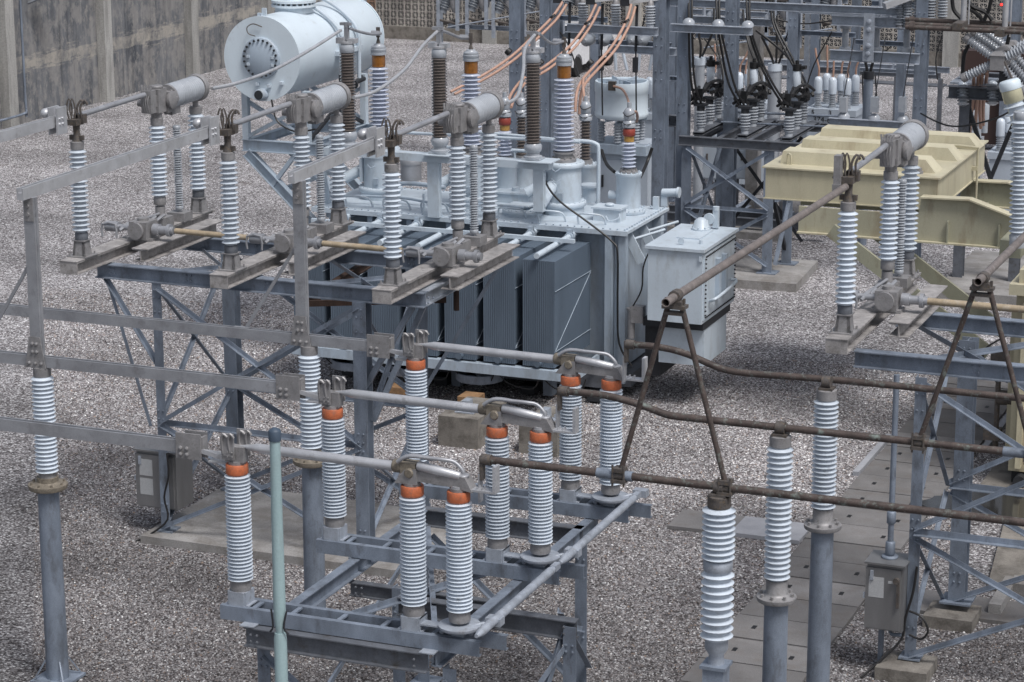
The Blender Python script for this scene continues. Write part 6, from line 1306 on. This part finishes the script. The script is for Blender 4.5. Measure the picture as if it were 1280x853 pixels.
for k,(px,py,Y) in enumerate(((1256,95,59.6),(1263,90,60.8))):
    a = AY(px,py,Y); q = MB(); q.box(a.x-.12,a.x+.12,Y-.1,Y+.1,zv+.15,a.z+.2); single('support_bracket', q, DARK, ('dark bracket under the nearest breaker head','dark bracket under the middle breaker head')[k],'bracket')
for k,(px,py) in enumerate(((1203,120),(1240,119),(1205,108),(1228,112))):
    a = AY(px,py,60.05+(k//2)*.8); ax = Vector((.12,-.35,-.9)) if k < 2 else Vector((0,0,-1)); t = thing('post_insulator', ('left slanting grey insulator at the front of the upper right stand','right slanting grey insulator at the front of the upper right stand','left upright grey insulator on the upper right stand','right upright grey insulator on the upper right stand')[k], 'insulator', a)
    q = MB(); sheds(q,a+Vector((0,0,.25)),0,.5,.09,.15,6,ax,16); part('sheds', q, PORCG, t); q = MB(); q.lathe([(.06,-.1),(.12,-.05),(.12,0)],a+Vector((0,0,.25)),ax,12); part('cap', q, PORC, t)
for k,(x0,pp) in enumerate((('left',[(1217,95),(1217,120),(1214,145),(1212,168)]),('second',[(1223,92),(1222,120),(1220,145),(1219,163)]),('third',[(1228,92),(1226,118),(1225,140),(1226,160)]),('right',[(1234,90),(1231,115),(1229,135),(1229,156)]))):
    q = MB(); q.tube([AY(a,b,59.7+i*.9) for i,(a,b) in enumerate(pp)],.045,8,4); single('cable', q, COPPER, x0+' pink cable hanging below the breaker heads at the upper right', 'cable', 'pink cables below the breaker heads')
q = MB(); q.tube([AY(1151,142,61.5),AY(1170,152,60.5),AY(1190,158,60),AY(1215,156,59),AY(1245,148,58),AY(1262,140,57)],.022,6,5); single('cable', q, BLACK, 'thin black cable sagging from the tall post to the right edge', 'cable')
q = MB(); q.tube([AY(1256,78,59),AY(1262,92,58),AY(1270,108,57),AY(1281,125,56)],.03,6,4); single('cable', q, CASTD, 'dark strap slanting down right from the nearest breaker head', 'cable')
q = MB(); a = AY(1221,64,80); q.box(a.x-.5,a.x+1.6,80,80.6,.2,a.z); single('dark_cabinet', q, RUST2, 'dark brown cabinet behind the breaker heads', 'cabinet', None, (a.x,80,0))

# brown pipes and risers at the top right
for k,(y0,y1,Y,l_) in enumerate(((26,30,60.6,'upper brown pipe of three across the top right'),(31,36.5,60.0,'middle brown pipe of three across the top right'),(34,41,59.4,'lower brown pipe of three across the top right'))):
    a = AY(1132,y0,Y); b = AY(1290,y1,Y); q = MB(); q.rod((a.x,Y,(a.z+b.z)/2),(b.x+3,Y,(a.z+b.z)/2),.06,12); q.cyl((a.x+.1,Y,(a.z+b.z)/2),.085,.12,(1,0,0),10); single('pipe_bus', q, BROWN, l_, 'bus pipe', 'brown pipes across the top right')
for k,(px,y0) in enumerate(((1204,28),(1256,36))):
    a = AY(px,y0,60); t = thing('riser_tube', ('left aluminium riser standing on the top right brown pipes','right aluminium riser standing on the top right brown pipes')[k], 'pipe', a); q = MB(); q.rod((a.x,60,a.z),(a.x,60,a.z+2.2),.075,12); q.rod((a.x+.13,60,a.z-.2),(a.x+.13,60,a.z+2.2),.02,6); part('tube', q, ALUB, t)
    q = MB(); q.box(a.x-.12,a.x+.12,59.3,60.1,a.z-.12,a.z+.05); part('clamp', q, CASTD, t)
for k,(pts) in enumerate(([(1190,-4),(1192,12),(1200,22),(1206,28)],[(1209,-4),(1215,8),(1232,16),(1240,26)],[(1209,10),(1222,18),(1228,26)],[(1240,-4),(1236,12),(1230,26)],[(1216,42),(1210,58),(1205,70),(1203,95)],[(1262,42),(1258,60),(1256,70)])):
    q = MB(); q.tube([AY(a,b,60.5+(k>3)*.2) for a,b in pts],.05,7,4); single('hanging_cable', q, BLACK, ('black cable curving down onto the left end of the top right pipes','thick black cable sweeping right above the brown pipes','short black cable between the two aluminium risers','black cable slanting left above the brown pipes','black cable dropping from the brown pipes to the upper right stand','black cable dropping from the brown pipes to the nearest breaker head')[k], 'cable')
for k,(px,py) in enumerate(((1125,22),(1135,20),(1147,17),(1164,14),(1178,12))):
    a = AY(px,py,62); t = thing('post_insulator', 'grey ribbed insulator at the top edge, '+('first','second','third','fourth','fifth')[k]+' from the left above the brown pipes', 'insulator', a-Vector((0,0,.2)), 'ribbed insulators above the brown pipes')
    q = MB(); sheds(q,a-Vector((0,0,.2)),0,.95,.08,.14,13,(0,0,1),14); part('sheds', q, PORCG, t); q = MB(); q.lathe([(.09,.95),(.09,1.1)],a-Vector((0,0,.2)),(0,0,1),12); q.lathe([(.1,-.1),(.1,0)],a-Vector((0,0,.2)),(0,0,1),12); part('cap', q, CAST, t)
q = MB(); a = AY(1122,5,62); q.bar((a.x-.2,61.4,a.z+.0),(a.x+.8,62.2,a.z+.4),.2,.16); single('bus_bar', q, ALUB, 'white sloping bus bar end above the grey ribbed insulators', 'bus bar')
# signal light
t = thing('signal_light','small red signal light on the screen wall at the top right','lamp',AY(1252,6,98.9)); a = AY(1252,6,98.9)
q = MB(); q.lathe([(.0,-.01),(.05,0),(.05,.05),(.0,.08)],a,(0,-1,0),12); part('red_lens', q, REDL, t); q = MB(); q.cyl(a+Vector((0,.02,0)),.1,.12,(0,1,0),12); q.rod(a+Vector((0,.1,0)),a+Vector((0,.4,0)),.03); part('lamp_housing', q, GALVD, t)

# thin dark conductors and small rods crossing the yard
tw = [([(700,40,63),(712,60,63),(724,96,62)],'thin dark wire behind the third copper cable'),([(880,48,66),(900,78,66),(905,120,65)],'thin dark wire slanting down behind the left trio'),
 ([(1040,40,68),(1018,80,68),(1008,110,68)],'thin dark wire left of the numbered breaker bushings'),([(960,22,68),(1000,30,68),(1040,26,68)],'thin sagging wire linking the upper crossbars'),
 ([(1078,92,66),(1079,130,66),(1080,165,66)],'thin dark wire left of the grey riser tube'),([(1094,94,66),(1096,125,66),(1097,140,66)],'thin dark wire right of the grey riser tube'),
 ([(1130,34,72),(1112,60,72),(1100,66,72)],'dark wire slanting behind the bolted plate'),([(1178,44,72),(1170,72,72),(1172,100,72)],'dark wire hanging before the rightmost screen column'),
 ([(985,0,66),(990,20,66),(978,62,66)],'dark wire dropping between the two middle posts'),([(1100,-3,66),(1104,12,66),(1124,14,66)],'dark wire looping above the bolted plate'),
 ([(620,-4,70),(640,16,70),(650,42,70)],'dark wire hanging left of the tall front post'),([(815,2,66),(806,22,66),(800,48,66)],'dark wire hanging behind the third grey insulator')]
for pts,l_ in tw:
    q = MB(); q.tube([AY(*p) for p in pts],.022,6,4); single('hanging_cable', q, BLACK, l_, 'cable')
r5 = thing('steel_rack','small upper crossbars and drop rods between the tall posts at the top','steel rack',(-18,67,0))
for p0,p1,Y in (((838,98),(850,98),66),((700,22),(760,25),64),((745,52),(840,56),64),((870,44),(985,49),69),((985,40),(1070,44),69),((1070,52),(1150,56),69),((1090,4),(1150,6),64)): xbar(r5,p0,p1,Y,.14,.12,GALV)
for px,y0,y1,Y in ((968,-5,40,67),(1000,-5,60,69),(1100,-5,24,63),(1112,-5,24,63),(948,-5,30,69),(880,-5,24,64)):
    a, b = AY(px,y0,Y), AY(px,y1,Y); q = MB(); q.rod(b,(b.x,b.y,a.z),.05,7); part('drop_rod', q, GALVL, r5)
for k,px in enumerate((735,757,792,805)):
    a = AY(px,50,64); q = MB(); q.lathe([(.05,-.35),(.17,-.2),(.17,.15),(.05,.3)],(a.x,64,a.z),(0,-1,0),14); part('disc_insulator', q, HSW, r5)
# ================================================================== PICKUP
tk = thing('pickup_truck','white pickup truck parked behind the tall steel posts','pickup truck',(-34.9,91.2,0))
def T(q, o=Vector((-33.93,91.05,0)), ang=0.03):
    ca_, sa_ = math.cos(ang), math.sin(ang)
    # local: x towards the left wheel side (+x = visible side), y rearwards, z up; origin at the visible front wheel
    q.v = [(o.x+x*ca_+y*sa_, o.y-x*sa_+y*ca_, z) for x,y,z in q.v]; return q
def prism(mb, pr, x0, x1):   # profile in (y,z)
    n = len(pr); b = len(mb.v); mb.v += [(x0,y,z) for y,z in pr]+[(x1,y,z) for y,z in pr]
    mb.f += [tuple(b+i for i in range(n)), tuple(b+2*n-1-i for i in range(n))]+[(b+i,b+n+i,b+n+(i+1)%n,b+(i+1)%n) for i in range(n)]; mb.sm += [False]*(n+2); return mb
def arch(cy, r=.48):
    return [(cy+r*math.cos(a*PI/8), .42+r*math.sin(a*PI/8)) for a in range(8,-1,-1)]
low = [(-.92,.55),(-.55,.42)]+arch(0)[0:]+[(3.0,.40)]+arch(3.55)+[(4.75,.5)]
top = [(4.8,1.28),(2.9,1.30),(.95,1.30),(.75,1.30),(-.7,1.18),(-.92,1.0)]
q = MB(); prism(q,low+top,-.08,.02); prism(q,low+top,-2.02,-1.92); q.box(-1.92,-.08,-.85,4.7,.62,1.0); q.box(-1.92,-.08,-.8,.95,1.0,1.22); q.box(-1.92,-.08,-.92,-.85,.45,1.15); part('body', T(q), WHITEP, tk)
q = MB(); q.quadbox([(-1.95,-.75,1.18),(-.05,-.75,1.18),(-.05,.95,1.28),(-1.95,.95,1.28),(-1.7,-.7,1.25),(-.3,-.7,1.25),(-.35,.95,1.36),(-1.65,.95,1.36)]); part('bonnet', T(q), WHITEP, tk)
q = MB(); q.quadbox([(-1.9,.95,1.3),(-.06,.95,1.3),(-.06,2.9,1.3),(-1.9,2.9,1.3),(-1.72,1.55,1.84),(-.24,1.55,1.84),(-.24,2.7,1.84),(-1.72,2.7,1.84)]); q.box(-1.7,-.26,1.6,2.65,1.84,1.88); part('cab', T(q), WHITEP, tk)
q = MB(); q.quadbox([(-1.8,1.0,1.33),(-.16,1.0,1.33),(-.16,1.03,1.33),(-1.8,1.03,1.33),(-1.68,1.5,1.80),(-.28,1.5,1.80),(-.28,1.54,1.81),(-1.68,1.54,1.81)]); q.v = [(x,y-.04,z) for x,y,z in q.v]; part('windscreen', T(q), GLASS, tk)
q = MB(); q.quadbox([(-.05,1.25,1.34),(-.04,2.8,1.34),(-.10,2.8,1.34),(-.11,1.25,1.34),(-.20,1.65,1.78),(-.20,2.6,1.78),(-.26,2.6,1.78),(-.26,1.65,1.78)]); q.v = [(x+.012,y,z) for x,y,z in q.v]; part('side_window', T(q), GLASS, tk)
q = MB(); q.box(-1.6,-.4,-.95,-.92,.75,1.1); part('grille', T(q), DARK, tk)
for x in (-1.9,-.38): q = MB(); q.box(x,x+.3,-.96,-.92,.82,1.08); part('headlight', T(q), ALUB, tk)
q = MB(); q.box(-1.98,-.02,-1.02,-.92,.48,.68); part('bumper', T(q), ALUB, tk)
for (x,y) in ((-.22,0),(-.22,3.55),(-1.98,0),(-1.98,3.55)):
    q = MB(); q.lathe([(.25,0),(.38,.0),(.40,.03),(.40,.21),(.38,.24),(.25,.24)],(x,y,.40),(1,0,0),26); w = part('wheel', T(q), TYRE, tk)
    c = MB(); c.lathe([(.0,.20),(.08,.215),(.1,.17),(.22,.18),(.255,.235),(.255,.01)],(x,y,.40),(1,0,0),22)
    for k in range(6):
        an = k*PI/3; c.bar((x+.205,y+.06*math.cos(an),.4+.06*math.sin(an)),(x+.215,y+.24*math.cos(an),.4+.24*math.sin(an)),.06,.03,(1,0,0))
    part('rim', T(c), ALUB, w)
q = MB(); q.box(.02,.16,1.1,1.2,1.3,1.5); part('wing_mirror', T(q), BLACK, tk)
q = MB(); q.box(.02,.035,1.2,1.215,.5,1.28); q.box(.02,.035,2.0,2.015,.5,1.28); q.box(.02,.06,1.8,1.95,1.12,1.16); part('door_trim', T(q), DARK, tk)

# loose stones scattered over the nearer gravel: real little facetted stones, one object nobody could count
import numpy as np
rg = np.random.default_rng(5)
n = 370000
yy = 24.5+(rg.random(n)**1.35)*27
xx = -.405*yy+(rg.random(n)*2-1)*(.225*yy+1.2)
keep = ~(((xx > -10.5) & (xx < -8.7)) | ((xx > -21.2) & (xx < -16) & (yy > 35.1) & (yy < 38.3)) | ((xx > -8.0) & (yy > 38.0)) | ((xx > -12.95) & (xx < -10.4) & (yy > 39.2) & (yy < 40.3)) | ((xx > -8.75) & (xx < -6.0) & (yy > 36.7) & (yy < 37.7)) | ((xx > -23) & (xx < -16.4) & (yy > 46.9)))
xx = xx[keep]; yy = yy[keep]; n = len(xx)
rr = rg.uniform(.009,.021,n)*rg.choice([1,1,1,1.35],n); hh = rr*rg.uniform(.55,1.1,n); a0 = rg.random(n)*6.283
V = np.zeros((n,7,3),'f4')
for k in range(4):
    r_ = rr*rg.uniform(.75,1.15,n); V[:,k,0] = xx+r_*np.cos(a0+k*1.571); V[:,k,1] = yy+r_*np.sin(a0+k*1.571); V[:,k,2] = hh*rg.uniform(0,.25,n)
for k in range(3):
    r_ = rr*rg.uniform(.35,.75,n); V[:,4+k,0] = xx+r_*np.cos(a0+.5+k*2.094); V[:,4+k,1] = yy+r_*np.sin(a0+.5+k*2.094); V[:,4+k,2] = hh*rg.uniform(.7,1.05,n)
F = np.array([(0,1,4),(1,5,4),(1,2,5),(2,3,5),(3,6,5),(3,0,6),(0,4,6),(4,5,6)],'i4')
FF = (F[None]+(np.arange(n,dtype='i4')*7)[:,None,None]).reshape(-1)
me = bpy.data.meshes.new('gravel'); me.vertices.add(n*7); me.vertices.foreach_set('co', V.reshape(-1))
me.loops.add(len(FF)); me.loops.foreach_set('vertex_index', FF); me.polygons.add(len(FF)//3); me.polygons.foreach_set('loop_start', np.arange(0,len(FF),3,dtype='i4'))
me.update(calc_edges=True)
pal = np.array([(.065,.056,.056),(.145,.130,.130),(.235,.217,.219),(.315,.298,.298),(.415,.405,.41),(.54,.53,.53),(.76,.76,.76),(.29,.225,.185)])
ci = rg.choice(8, n, p=[.17,.22,.23,.17,.105,.05,.02,.035]); colr = pal[ci]*rg.uniform(.8,1.2,(n,1))
at = me.attributes.new('stone_colour','FLOAT_COLOR','POINT'); A = np.ones((n,7,4),'f4'); A[:,:,:3] = colr[:,None,:]; at.data.foreach_set('color', A.reshape(-1))
me.materials.append(stone_mat()); o = bpy.data.objects.new('gravel', me); COL.objects.link(o); o['kind'] = 'stuff'
